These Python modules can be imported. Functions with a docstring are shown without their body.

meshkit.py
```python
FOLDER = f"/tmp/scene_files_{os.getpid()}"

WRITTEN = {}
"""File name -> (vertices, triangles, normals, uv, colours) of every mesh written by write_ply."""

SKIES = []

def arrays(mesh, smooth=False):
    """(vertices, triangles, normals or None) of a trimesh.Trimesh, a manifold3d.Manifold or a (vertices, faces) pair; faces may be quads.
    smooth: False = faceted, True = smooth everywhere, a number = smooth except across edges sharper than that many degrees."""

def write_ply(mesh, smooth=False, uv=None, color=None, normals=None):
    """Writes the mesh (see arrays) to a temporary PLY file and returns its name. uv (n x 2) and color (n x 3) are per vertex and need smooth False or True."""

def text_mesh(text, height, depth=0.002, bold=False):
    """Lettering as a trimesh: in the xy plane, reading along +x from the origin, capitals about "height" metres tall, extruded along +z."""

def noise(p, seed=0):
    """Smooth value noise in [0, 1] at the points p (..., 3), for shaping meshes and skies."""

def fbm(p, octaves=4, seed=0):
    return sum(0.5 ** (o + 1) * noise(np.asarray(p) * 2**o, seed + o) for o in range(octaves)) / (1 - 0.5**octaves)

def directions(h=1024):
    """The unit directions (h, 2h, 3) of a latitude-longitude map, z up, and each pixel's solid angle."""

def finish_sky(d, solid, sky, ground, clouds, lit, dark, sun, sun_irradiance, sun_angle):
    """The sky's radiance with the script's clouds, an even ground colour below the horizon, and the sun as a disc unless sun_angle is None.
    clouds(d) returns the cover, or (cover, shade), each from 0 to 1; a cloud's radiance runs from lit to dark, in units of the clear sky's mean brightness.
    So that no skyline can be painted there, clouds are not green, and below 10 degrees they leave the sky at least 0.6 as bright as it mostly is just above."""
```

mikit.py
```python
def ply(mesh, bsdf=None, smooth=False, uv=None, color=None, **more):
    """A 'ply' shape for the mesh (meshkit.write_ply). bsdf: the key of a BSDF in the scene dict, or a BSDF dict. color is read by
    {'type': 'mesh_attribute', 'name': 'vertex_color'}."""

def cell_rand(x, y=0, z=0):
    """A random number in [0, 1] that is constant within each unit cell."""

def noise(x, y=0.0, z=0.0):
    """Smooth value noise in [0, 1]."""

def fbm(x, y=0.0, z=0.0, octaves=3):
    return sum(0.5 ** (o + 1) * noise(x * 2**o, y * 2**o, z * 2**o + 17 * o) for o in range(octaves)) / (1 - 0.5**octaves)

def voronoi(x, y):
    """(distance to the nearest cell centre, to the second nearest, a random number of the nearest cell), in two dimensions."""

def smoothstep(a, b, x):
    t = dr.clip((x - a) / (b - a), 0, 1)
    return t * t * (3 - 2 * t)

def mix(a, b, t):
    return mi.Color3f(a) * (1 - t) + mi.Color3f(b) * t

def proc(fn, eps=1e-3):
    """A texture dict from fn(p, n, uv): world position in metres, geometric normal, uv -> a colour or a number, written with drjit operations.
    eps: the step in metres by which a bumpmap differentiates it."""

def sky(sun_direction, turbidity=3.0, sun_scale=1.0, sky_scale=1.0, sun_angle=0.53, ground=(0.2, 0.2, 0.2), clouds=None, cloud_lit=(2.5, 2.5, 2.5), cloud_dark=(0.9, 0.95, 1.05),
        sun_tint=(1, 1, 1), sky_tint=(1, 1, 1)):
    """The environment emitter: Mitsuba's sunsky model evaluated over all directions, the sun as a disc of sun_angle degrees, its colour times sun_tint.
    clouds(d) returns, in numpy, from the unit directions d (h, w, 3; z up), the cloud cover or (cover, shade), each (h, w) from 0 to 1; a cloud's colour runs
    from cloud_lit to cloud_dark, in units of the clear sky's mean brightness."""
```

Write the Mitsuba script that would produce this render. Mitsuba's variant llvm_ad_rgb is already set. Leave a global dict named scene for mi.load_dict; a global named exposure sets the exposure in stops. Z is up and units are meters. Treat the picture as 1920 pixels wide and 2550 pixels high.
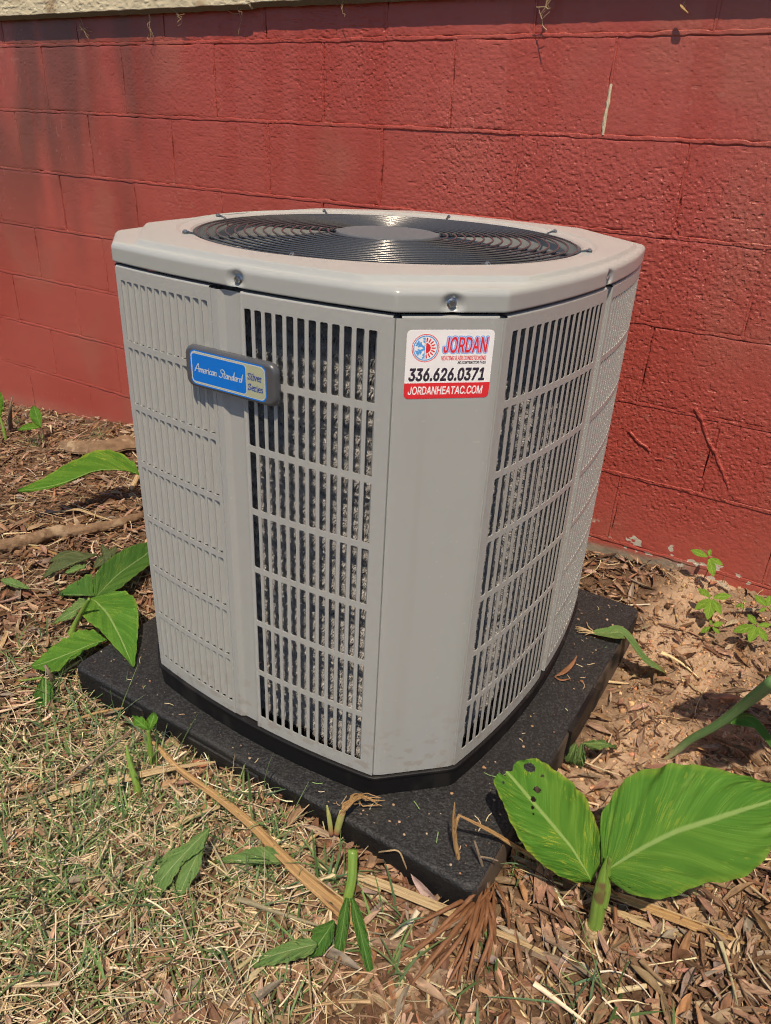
import math, random
import numpy as np, trimesh, shapely
from shapely.geometry import Polygon, LineString, Point, box as sbox
from shapely.ops import unary_union
import mitsuba as mi, drjit as dr
import mikit, meshkit
from mikit import noise, fbm, smoothstep, mix, proc, voronoi, cell_rand
from meshkit import noise as nnoise, fbm as nfbm

rng = np.random.default_rng(7); random.seed(7)
T = mi.ScalarTransform4f
scene, labels = {}, {}
# ------------------------------------------------------------------ camera, sky, exposure
CAM = np.array([0.0, -1.9195, 1.0703]); PITCH, ROLL, YAW = 0.4719, 0.0502, -0.5384
_f = np.array([math.sin(YAW) * math.cos(PITCH), math.cos(YAW) * math.cos(PITCH), -math.sin(PITCH)])
_r = np.array([math.cos(YAW), -math.sin(YAW), 0.0]); _u = np.cross(_r, _f)
_up = -math.sin(ROLL) * _r + math.cos(ROLL) * _u
scene['camera'] = {'type': 'perspective', 'fov': math.degrees(2 * math.atan(960 / 1843.17)), 'fov_axis': 'x', 'near_clip': 0.05, 'far_clip': 400.0,
                   'to_world': T().look_at(origin=CAM.tolist(), target=(CAM + _f).tolist(), up=_up.tolist())}
SUN = (0.26, -0.50, 1.0)
scene['sky'] = mikit.sky(SUN, turbidity=3, sun_tint=(1, .98, .95), ground=(.2, .17, .12))
exposure = 1.57

# ------------------------------------------------------------------ helpers
class MB:
    """collects vertices and triangles"""
    def __init__(s): s.v, s.f, s.c, s.n = [], [], [], 0
    def add(s, v, f, c=None):
        v = np.asarray(v, float).reshape(-1, 3); f = np.asarray(f, int)
        if f.shape[1] == 4: f = np.vstack([f[:, [0, 1, 2]], f[:, [0, 2, 3]]])
        s.v.append(v); s.f.append(f + s.n); s.n += len(v)
        if c is not None: s.c.append(np.broadcast_to(np.asarray(c, float), (len(v), 3)))
        return s
    def mesh(s, m): return s.add(m.vertices, m.faces)
    def get(s): return trimesh.Trimesh(np.vstack(s.v), np.vstack(s.f), process=False)
    def col(s): return np.vstack(s.c)

def key_of(name, parent=None):
    k = f'{parent}__{name}' if parent else name
    if k not in scene and k not in labels: return k
    i = 1
    while f'{k}_{i:03d}' in scene or f'{k}_{i:03d}' in labels: i += 1
    return f'{k}_{i:03d}'
def obj(name, mesh, mat, parent=None, label=None, cat=None, group=None, kind=None, **kw):
    k = key_of(name, parent)
    if isinstance(mesh, MB): mesh = mesh.get()
    scene[k] = mikit.ply(mesh, mat, **kw)
    tag(k, label, cat, group, kind)
    return k
def tag(k, label=None, cat=None, group=None, kind=None):
    d = {a: b for a, b in dict(label=label, category=cat, group=group, kind=kind).items() if b}
    if d: labels[k] = {**labels.get(k, {}), **d}
def thing(name, label, cat, group=None):
    k = key_of(name); tag(k, label, cat, group); return k
def quads(nu, nv, wrap_u=False):
    """faces of a grid of nu rows by nv columns"""
    a = nu if wrap_u else nu - 1
    i, j = np.meshgrid(np.arange(a), np.arange(nv - 1), indexing='ij'); i2 = (i + 1) % nu
    return np.stack([i * nv + j, i2 * nv + j, i2 * nv + j + 1, i * nv + j + 1], -1).reshape(-1, 4)
def tube(pts, rad, sides=7, cap=True, flat=1.0, rough=0.0, up=(0, 0, 1)):
    """tapered tube through pts, optionally flattened along 'up' and with uneven radius"""
    p = np.asarray(pts, float); rad = np.broadcast_to(np.asarray(rad, float), (len(p),))
    t = np.gradient(p, axis=0); t /= np.linalg.norm(t, axis=1, keepdims=True) + 1e-12
    a = np.cross(t, np.asarray(up, float)); l = np.linalg.norm(a, axis=1, keepdims=True)
    a = np.where(l > 1e-3, a / np.maximum(l, 1e-9), [1.0, 0, 0]); b = np.cross(a, t)
    an = np.arange(sides) * 2 * np.pi / sides
    off = np.cos(an)[None, :, None] * a[:, None] + flat * np.sin(an)[None, :, None] * b[:, None]
    v = p[:, None] + rad[:, None, None] * off
    if rough: v = p[:, None] + (rad[:, None] * (1 + rough * (nnoise(v * 90 + 3) - .5) * 2))[..., None] * off
    f = quads(sides, len(p), True)
    v = v.transpose(1, 0, 2).reshape(-1, 3); n = len(p)
    tri = np.vstack([f[:, [0, 1, 2]], f[:, [0, 2, 3]]])
    if cap:
        v = np.vstack([v, p[:1], p[-1:]]); i = np.arange(sides); i2 = (i + 1) % sides
        tri = np.vstack([tri, np.stack([i2 * n, i * n, i * 0 + sides * n], 1), np.stack([i * n + n - 1, i2 * n + n - 1, i * 0 + sides * n + 1], 1)])
    return v, tri
def smoothline(pts, n):
    """Catmull-Rom through rows of pts (any number of columns)"""
    p = np.asarray(pts, float)
    if len(p) < 3: return p[0] + (p[-1] - p[0]) * np.linspace(0, 1, n)[:, None]
    q = np.vstack([2 * p[0] - p[1], p, 2 * p[-1] - p[-2]])
    s = np.linspace(0, len(p) - 1 - 1e-9, n); i = s.astype(int); t = (s - i)[:, None]
    a, b, c, d = q[i], q[i + 1], q[i + 2], q[i + 3]
    return .5 * (2 * b + (c - a) * t + (2 * a - 5 * b + 4 * c - d) * t**2 + (3 * b - a - 3 * c + d) * t**3)
def boxm(mb, c, h, rot=None):
    v = np.array([[x, y, z] for x in (-1, 1) for y in (-1, 1) for z in (-1, 1)], float) * h
    if rot is not None: v = v @ np.asarray(rot).T
    return mb.add(v + c, [[0, 1, 3, 2], [4, 6, 7, 5], [0, 4, 5, 1], [2, 3, 7, 6], [0, 2, 6, 4], [1, 5, 7, 3]])

# ------------------------------------------------------------------ ground height
GP=np.array([(-3.32,0,-.15),(-2.73,0,-.096),(-2.44,0,-.056),(-1.5,0,-.02),(-.46,0,.015),(-.3,0,.03),(-.14,0,.045),(.01,0,.045),(.5,0,.06),
(-.23,-.27,-.02),(-.23,-.7,-.025),(-.23,-1.05,-.015),(.05,-.6,-.005),(.12,-1.1,.0),(.5,-.8,.02),(-.29,-1.26,.015),(-.5,-1.27,.03),(-.8,-1.27,.03),(-1.01,-1.27,.012),(-1.18,-1.22,.012),
(-1.18,-.8,-.005),(-1.2,-.3,-.02),(-.6,-1.68,.02),(-.2,-1.4,.0),(.2,-1.2,.0),(-1.2,-1.5,.015),(-2.1,-.75,-.03),(-2.85,-.3,-.1),(-2.5,-1.6,-.03),(-4.5,-.2,-.24),(-4,-2,-.14),(0,-2.2,.01),(1,-2,.03),(-1,-2.5,.0)])
def _k(r): return r*r*np.log(np.maximum(r,1e-9))
_n=len(GP);_A=np.zeros((_n+3,_n+3));_d=np.linalg.norm(GP[:,None,:2]-GP[None,:,:2],axis=2)
_A[:_n,:_n]=_k(_d)+.003*np.eye(_n);_A[:_n,_n]=1;_A[:_n,_n+1:]=GP[:,:2];_A[_n:,:_n]=_A[:_n,_n:].T
_w=np.linalg.solve(_A,np.r_[GP[:,2],0,0,0])
def G(x,y):
    x=np.asarray(x,float);y=np.asarray(y,float)
    xc=np.clip(x,-4.6,1.2);yc=np.clip(y,-2.6,.3)
    z=_w[_n]+_w[_n+1]*xc+_w[_n+2]*yc
    for i in range(_n): z=z+_w[i]*_k(np.hypot(xc-GP[i,0],yc-GP[i,1]))
    return z

# ------------------------------------------------------------------ materials
def pr(color, rough=.5, spec=.5, metal=0.0, bump=None, scale=1.0, two=True, **kw):
    b = {'type': 'principled', 'base_color': color if isinstance(color, dict) else {'type': 'rgb', 'value': list(color)}, 'roughness': rough, 'specular': spec, 'metallic': metal, **kw}
    if bump is not None: b = {'type': 'bumpmap', 'arbitrary': bump, 'scale': scale, 'bsdf': b}
    return {'type': 'twosided', 'bsdf': b} if two else b
VC = {'type': 'mesh_attribute', 'name': 'vertex_color'}

def paint_col(p, n, uv):
    d = fbm(p.x * 6, p.y * 6, p.z * 5, 3)
    c = mix((.358, .374, .370), (.376, .390, .384), d)
    drip = smoothstep(.55, .85, fbm(p.x * 38 + p.y * 31, p.z * 1.6, 0.0, 3)) * .10
    c = mix(c, (.27, .255, .225), drip)
    spl = smoothstep(.30, .10, p.z) * smoothstep(.52, .72, fbm(p.x * 70, p.y * 70, p.z * 70, 3)) * .35
    c = mix(c, (.24, .18, .125), spl)
    return mix(c, (.55, .53, .49), smoothstep(.93, .945, noise(p.x * 160, p.y * 160, p.z * 160)) * .3)
scene['gray_paint'] = pr(proc(paint_col), .33, .5)
scene['gray_paint_gloss'] = pr(proc(lambda p, n, uv: mix((.352, .374, .372), (.376, .396, .392), fbm(p.x * 9, p.y * 9, p.z * 9, 2))), .22, .55, clearcoat=.5, clearcoat_gloss=.9)
scene['dark_gap'] = pr((.012, .012, .014), .7, .2)
scene['zinc'] = pr((.40, .43, .48), .28, .5, 1.0)
scene['black_plastic'] = pr(proc(lambda p, n, uv: mix((.006, .006, .0075), (.016, .0155, .015), smoothstep(.55, .8, fbm(p.x * 30, p.y * 30, p.z * 12, 3)))), .5, .35)
def pad_col(p, n, uv):
    g = .5 * noise(p.x * 700, p.y * 700, p.z * 700) + .5 * noise(p.x * 330, p.y * 330, p.z * 330)
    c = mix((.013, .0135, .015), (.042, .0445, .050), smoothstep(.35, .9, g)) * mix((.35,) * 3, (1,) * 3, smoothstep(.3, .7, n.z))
    dust = smoothstep(.62, .85, fbm(p.x * 9 + 3, p.y * 9, 0.0, 4)) * .22
    c = mix(c, (.10, .09, .06), dust * noise(p.x * 260, p.y * 260))
    side = smoothstep(.6, .9, n.x)          # mud dried on the clay side
    c = mix(c, (.10, .074, .055), side * smoothstep(.3, .7, fbm(p.y * 8, p.z * 20 + p.y * 14, 2.0, 3)) * .85)
    return c
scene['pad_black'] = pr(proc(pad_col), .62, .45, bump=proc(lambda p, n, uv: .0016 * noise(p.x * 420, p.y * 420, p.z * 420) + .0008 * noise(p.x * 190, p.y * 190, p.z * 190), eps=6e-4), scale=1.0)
scene['spine_metal'] = pr((.46, .46, .465), .65, .3, .1)
scene['coil_dark'] = pr((.08, .08, .085), .5, .4)
scene['wire_coat'] = pr((.042, .047, .058), .24, .9, clearcoat=.6, clearcoat_gloss=.8)
scene['hub_plastic'] = pr((.10, .11, .13), .55, .4, bump=proc(lambda p, n, uv: .0004 * noise(p.x * 500, p.y * 500, p.z * 500)), scale=1.0)
scene['badge_gray'] = pr((.105, .112, .125), .3, .5, .3)
scene['badge_blue'] = pr((.004, .17, .66), .3, .4)
scene['badge_sage'] = pr((.40, .43, .30), .34, .4)
scene['badge_pale'] = pr((.50, .56, .58), .3, .4)
scene['badge_ink'] = pr((.03, .07, .33), .4, .4)
scene['sticker_white'] = pr((.88, .88, .9), .4, .35)
scene['sticker_red'] = pr((.72, .035, .045), .4, .35)
scene['sticker_black'] = pr((.03, .025, .045), .4, .35)
scene['sticker_blue'] = pr((.10, .36, .80), .4, .35)
scene['sticker_lilac'] = pr((.52, .56, .92), .4, .35)

def wall_col(p, n, uv):
    big = fbm(p.x * 2.2, p.z * 2.6, 1.0, 3)
    c = mix((.362, .067, .051), (.395, .086, .067), smoothstep(.3, .7, big))
    c = mix(c, (.36, .115, .082), smoothstep(.52, .8, fbm(p.x * 5 + 9, p.z * 4, 5.0, 3)) * .55)
    shade_streak = fbm(p.x * 7, p.z * 1.6, 3.0, 3)                                  # soft tree shade on the left, painted into the red as brown streaks
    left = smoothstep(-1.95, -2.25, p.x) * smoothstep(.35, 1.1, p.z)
    c = mix(c, (.13, .05, .038), left * smoothstep(.25, .65, shade_streak) * .8)
    c = mix(c, (.32, .036, .022), smoothstep(.62, .72, fbm(p.x * 13 + 4, p.z * .9, 8.0, 2)) * smoothstep(.5, 1.25, p.z) * .3)
    # dust splashed up from the soil, worn paint and bare cement along the foot
    foot = p.z - (.055 + .035 * (p.x + .3) + .045 * (fbm(p.x * 7, 2.0, 3.0, 3) - .5))
    lo = p.z + .02 - .055 * (p.x + .3) * smoothstep(-.3, -.5, p.x) * -0.0
    left_foot = p.z - (.06 * p.x + .085 + .06 * (fbm(p.x * 5, p.z * 5, 6.0, 3) - .5))
    c = mix(c, (.38, .17, .13), smoothstep(.05, -.05, left_foot) * smoothstep(-.9, -1.4, p.x) * .7)
    right = smoothstep(-1.1, -.8, p.x)
    cement = smoothstep(.012, -.012, foot) * right * smoothstep(-.10, -.24, p.x)
    c = mix(c, mix((.20, .19, .15), (.34, .32, .25), fbm(p.x * 60, p.z * 60, 0.0, 3)), cement * .92)
    chips = smoothstep(.67, .72, fbm(p.x * 34, p.z * 62, 4.0, 4)) * smoothstep(.05, .02, p.z - .075 - .02 * noise(p.x * 9)) * smoothstep(-.55, -.40, p.x)
    c = mix(c, (.52, .50, .43), chips)
    spk = smoothstep(.83, .86, noise(p.x * 95, p.z * 80, 2.0)) * smoothstep(.6, .75, noise(p.x * 5, p.z * 5, 9.0))
    return mix(c, (.42, .2, .15), spk * .22)
def wall_bump(p, n, uv):
    pit = noise(p.x * 150, p.z * 170, 0.0); pit2 = noise(p.x * 290 + 7, p.z * 310, 1.0)
    zone = .24 + .48 * smoothstep(.35, .65, fbm(p.x * 2.1 + 5, p.z * 2.4, 7.0, 2)) * smoothstep(-2.4, -.9, p.x)
    return (.0016 * smoothstep(.2, .75, pit) + .0009 * pit2 - .0022 * smoothstep(.80, .9, noise(p.x * 120, p.z * 110, 5.0))) * zone + .001 * fbm(p.x * 30, p.z * 30, 2.0, 2)
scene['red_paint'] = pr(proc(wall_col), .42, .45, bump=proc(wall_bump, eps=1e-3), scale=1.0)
def cream_col(p, n, uv):
    c = mix((.60, .53, .36), (.68, .61, .43), fbm(p.x * 20, p.z * 40, 0.0, 3))
    st = smoothstep(.60, .72, fbm(p.x * 6, p.z * 9, 2.0, 4))
    return mix(c, (.32, .20, .10), st * .6)
scene['cream_siding'] = pr(proc(cream_col), .6, .3, bump=proc(lambda p, n, uv: .0022 * smoothstep(.35, .7, fbm(p.x * 70, p.z * 130, 0.0, 3)), eps=1e-3), scale=1.0)
scene['siding_edge_shade'] = pr((.16, .145, .09), .8, .2)  # cream darkened to olive: shade under the siding put into the colour

def dirt_col(p, n, uv):
    f = fbm(p.x * 18, p.y * 18, 0.0, 4); g = fbm(p.x * 120, p.y * 120, 1.0, 3)
    dark = mix((.07, .045, .030), (.17, .108, .068), g)
    clay = mix((.33, .225, .145), (.50, .37, .26), g * .7 + f * .3)
    m = smoothstep(-.30, -.18, p.x + .10 * (f - .5)) * smoothstep(.20, .02, p.x + .20 * (f - .5)) * smoothstep(-1.12, -.98, p.y + .1 * (f - .5))
    patch = smoothstep(.40, .56, fbm(p.x * 7 + 2, p.y * 7, 3.0, 3))
    far = smoothstep(6.0, 9.0, dr.sqrt(p.x * p.x + p.y * p.y))
    return mix(mix(dark, clay, m * mix((.45,) * 3, (1,) * 3, patch).x), mix((.10, .12, .04), (.16, .14, .06), f), far)
scene['dirt'] = pr(proc(dirt_col), .95, .1, bump=proc(lambda p, n, uv: .006 * fbm(p.x * 90, p.y * 90, 0.0, 3) + .002 * noise(p.x * 400, p.y * 400), eps=1e-3), scale=1.0)
scene['bark'] = pr(VC, .85, .15, bump=proc(lambda p, n, uv: .0012 * fbm(p.x * 260, p.y * 260, p.z * 260, 2)), scale=1.0)
scene['litter'] = pr(VC, .62, .25)
scene['grass_blade'] = {'type': 'principledthin', 'base_color': VC, 'roughness': .5, 'diff_trans': 1.0}
scene['clay_clod'] = pr(proc(lambda p, n, uv: mix((.17, .10, .06), (.40, .24, .13), fbm(p.x * 90, p.y * 90, p.z * 90, 3))), .95, .1)
def stalk_col(a, b, c_):
    def fn(p, n, uv):
        s = fbm(uv.x * 3, uv.y * 34, 0.0, 3)
        return mix(mix(a, b, smoothstep(.3, .7, s)), c_, smoothstep(.62, .75, fbm(uv.x * 12, uv.y * 9, 3.0, 3)))
    return proc(fn)
scene['dry_tan'] = pr(stalk_col((.30, .18, .075), (.46, .30, .14), (.16, .085, .04)), .6, .3)
scene['dry_pale'] = pr(stalk_col((.36, .26, .14), (.50, .39, .23), (.22, .14, .07)), .65, .25)
scene['dry_gray'] = pr(stalk_col((.17, .13, .095), (.27, .21, .15), (.09, .06, .04)), .8, .2)
scene['pod_brown'] = pr(proc(lambda p, n, uv: mix((.13, .058, .028), (.28, .135, .066), fbm(p.x * 70, p.y * 70, p.z * 70, 3))), .55, .3)
scene['log_bark'] = pr(proc(lambda p, n, uv: mix(mix((.12, .075, .045), (.30, .205, .13), fbm(p.x * 60, p.y * 60, p.z * 60, 3)), (.36, .27, .18), smoothstep(.55, .7, fbm(p.x * 22, p.y * 22, p.z * 22, 3)))), .9, .1,
                       bump=proc(lambda p, n, uv: .004 * fbm(p.x * 110, p.y * 110, p.z * 110, 3)), scale=1.0)
scene['green_stem'] = pr(proc(lambda p, n, uv: mix(mix((.12, .22, .03), (.22, .34, .07), fbm(uv.x * 3, uv.y * 18, 0.0, 2)), (.13, .06, .04), smoothstep(.62, .74, fbm(p.x * 40, p.y * 40, p.z * 25, 3)) * .8)), .35, .45)
scene['stalk_green'] = pr(proc(lambda p, n, uv: mix((.36, .36, .20), mix((.10, .20, .075), (.15, .27, .10), fbm(uv.x * 4, uv.y * 20, 0.0, 2)), smoothstep(.02, .45, uv.x))), .35, .45)
scene['sprout_skin'] = pr(proc(lambda p, n, uv: mix((.34, .16, .10), mix((.46, .44, .17), (.36, .42, .12), noise(uv.y * 9, uv.x * 4)), smoothstep(.0, .35, uv.x))), .45, .4)
def leaf_tex(deep, mid, vein, yellow, ystreak, rib=.036, brown=0.0):
    def fn(p, n, uv):
        u, v = uv.x, uv.y; a = dr.abs(v)
        s = u * 1.0 - .42 * a + .10 * a * a                     # runs along the side veins
        st = fbm(s * 46 + dr.select(v > 0, 13.0, 0.0), a * 2.0, 0.0, 2)
        fine = noise(s * 150 + dr.select(v > 0, 31.0, 0.0), a * 3.0)
        c = mix(deep, mid, .22 + .56 * smoothstep(.2, .8, st * .45 + fine * .55))
        c = mix(c, vein, smoothstep(.72, .95, fine) * .25)
        c = mix(c, mix(mid, yellow, .35), smoothstep(.45, .8, noise(u * 2.6 + 1, v * 1.6, 6.0)) * .22)
        c = mix(c, deep, smoothstep(.5, .85, noise(s * 17 + dr.select(v > 0, 3.0, 0.0), a, 8.0)) * .6)
        streak = smoothstep(.70, .80, noise(s * 150 + dr.select(v > 0, 7.0, 0.0), a * 7.5, 4.0)) * smoothstep(.5, .72, noise(u * 7 + 3, v * 4, 2.0))
        c = mix(c, yellow, streak * ystreak)
        c = mix(c, yellow, smoothstep(.86, 1.0, a + .12 * (noise(u * 22, v * 3) - .5)) * ystreak * .8)
        c = mix(c, vein, smoothstep(rib * 1.6, rib * .5, a * (1.15 - .5 * u) + .002))
        if brown: c = mix(c, (.22, .12, .05), smoothstep(.9, 1.0, u + .10 * (noise(u * 30, v * 6) - .5)) * brown)
        return c
    def bump(p, n, uv):
        u, v = uv.x, uv.y; a = dr.abs(v); s = u * 1.0 - .42 * a + .10 * a * a
        return .0010 * noise(s * 60 + dr.select(v > 0, 5.0, 0.0), a * 1.5) + .0006 * noise(s * 190, a * 2.0)
    return {'type': 'bumpmap', 'arbitrary': proc(bump, eps=8e-4), 'scale': 1.0,
            'bsdf': {'type': 'principledthin', 'base_color': proc(fn), 'roughness': .30, 'diff_trans': .55, 'eta': 1.45}}
scene['leaf_fresh'] = leaf_tex((.075, .205, .030), (.135, .31, .05), (.27, .42, .13), (.33, .42, .06), .35)
scene['leaf_spotted'] = leaf_tex((.068, .19, .026), (.125, .29, .042), (.27, .41, .12), (.42, .46, .06), .5)
scene['leaf_dark'] = leaf_tex((.055, .15, .032), (.095, .22, .05), (.21, .33, .12), (.28, .34, .07), .3)
scene['leaf_wilted'] = leaf_tex((.12, .225, .07), (.20, .34, .12), (.34, .43, .20), (.30, .30, .10), .5, brown=.7)
scene['leaf_gray'] = leaf_tex((.085, .12, .055), (.14, .19, .09), (.20, .25, .13), (.24, .22, .11), .5, brown=.6)
scene['leaf_lime'] = leaf_tex((.15, .28, .035), (.22, .38, .06), (.34, .50, .12), (.38, .50, .08), .3)

# ------------------------------------------------------------------ air conditioner: plan
class Side:
    """one bulging side in plan from P to Q (outward is to the right of P -> Q), by arc length"""
    def __init__(s, P, Q, sag):
        s.P, s.Q = np.array(P, float), np.array(Q, float); c = np.linalg.norm(s.Q - s.P)
        s.R = (c * c / 4 + sag * sag) / (2 * sag); s.half = math.asin(c / 2 / s.R); s.L = 2 * s.R * s.half
        s.e = (s.Q - s.P) / c; s.n = np.array([s.e[1], -s.e[0]]); s.c = (s.P + s.Q) / 2 - s.n * (s.R - sag)
    def at(s, u, d=0.0):
        """plan point at arc length u and depth d behind the sheet"""
        a = -s.half + np.asarray(u, float) / s.R; r = s.R - np.asarray(d, float)
        return s.c + (np.sin(a) * r)[..., None] * s.e + (np.cos(a) * r)[..., None] * s.n
class Flat(Side):
    def __init__(s, P, Q):
        s.P, s.Q = np.array(P, float), np.array(Q, float); s.L = np.linalg.norm(s.Q - s.P)
        s.e = (s.Q - s.P) / s.L; s.n = np.array([s.e[1], -s.e[0]])
    def at(s, u, d=0.0):
        return s.P + np.asarray(u, float)[..., None] * s.e - np.asarray(d, float)[..., None] * s.n
FRONT = Side((-.957, -1.149), (-.457, -1.1535), .0205)
RIGHT = Side((-.356, -1.0572), (-.3545, -.4405), .0335)
BACK = Side((-.457, -.343), (-.957, -.343), .0205)
LEFT = Side((-1.058, -.4405), (-1.058, -1.0572), .0335)
CORNERS = [Flat(FRONT.Q, RIGHT.P), Flat(RIGHT.Q, BACK.P), Flat(BACK.Q, LEFT.P), Flat(LEFT.Q, FRONT.P)]
PLAN = Polygon(np.vstack([np.vstack([S.at(np.linspace(0, S.L, 40))]) for S in (FRONT, RIGHT, BACK, LEFT)]))
CEN = np.array([-.7075, -.748])
ZB, ZT = .1245, .8747
ac = thing('air_conditioner', 'gray outdoor air conditioning unit with louvered sides and a round fan grille on top', 'air conditioner')

def map3(S, u, z, d):
    xy = S.at(np.asarray(u, float), np.broadcast_to(np.asarray(d, float), np.shape(u)))
    return np.column_stack([xy, np.asarray(z, float)])
def sheet(S, u0, u1, z0, z1, slots=(), d=0.0, th=.0013, step=.0125, mb=None):
    """a bent sheet of metal with rounded slots cut through it"""
    mb = mb or MB(); poly = sbox(u0, z0, u1, z1)
    if len(slots):
        poly = poly.difference(unary_union([sbox(a, b, c, e).buffer(-.0022).buffer(.0022, quad_segs=3) for a, c, b, e in slots]))
    n = max(1, int(math.ceil((u1 - u0) / step))); cuts = np.linspace(u0, u1, n + 1)
    for a, b in zip(cuts[:-1], cuts[1:]):
        piece = poly.intersection(sbox(a, z0 - 1, b, z1 + 1))
        for g in getattr(piece, 'geoms', [piece]):
            if g.is_empty or g.area < 1e-9 or g.geom_type != 'Polygon': continue
            v, f = trimesh.creation.triangulate_polygon(g, engine='earcut')
            o = np.cross(v[f[:, 1]] - v[f[:, 0]], v[f[:, 2]] - v[f[:, 0]]) < 0
            f = np.where(o[:, None], f[:, ::-1], f)
            mb.add(map3(S, v[:, 0], v[:, 1], d), f)
    for g in getattr(poly, 'geoms', [poly]):
        for ring in [g.exterior, *g.interiors]:
            q = np.array(ring.segmentize(step).coords)
            A, B = map3(S, q[:, 0], q[:, 1], d), map3(S, q[:, 0], q[:, 1], d + th); m = len(q)
            i = np.arange(m - 1)
            mb.add(np.vstack([A, B]), np.stack([i, i + 1, i + 1 + m, i + m], 1))
    return mb
def ribbon(S, prof, z0, z1, mb=None, nz=2):
    """a vertical strip whose cross section is the (u, depth) polyline prof"""
    mb = mb or MB(); pr_ = np.array(prof); z = np.linspace(z0, z1, nz)
    v = np.vstack([map3(S, pr_[:, 0], np.full(len(pr_), zz), pr_[:, 1]) for zz in z])
    return mb.add(v, quads(nz, len(pr_))[:, ::-1])
def top_roll(S, u0, u1, mb, d=0.0, r=.003):
    """rolled-in top edge of a sheet"""
    us = np.linspace(u0, u1, max(2, int((u1 - u0) / .02) + 2)); a = np.linspace(0, math.pi / 2, 5)
    v = np.vstack([map3(S, us, np.full(len(us), ZT + r * math.sin(t)), d + r * (1 - math.cos(t))) for t in a] + [map3(S, us, np.full(len(us), ZT + r), d + .010)])
    mb.add(v, quads(6, len(us)))

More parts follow.
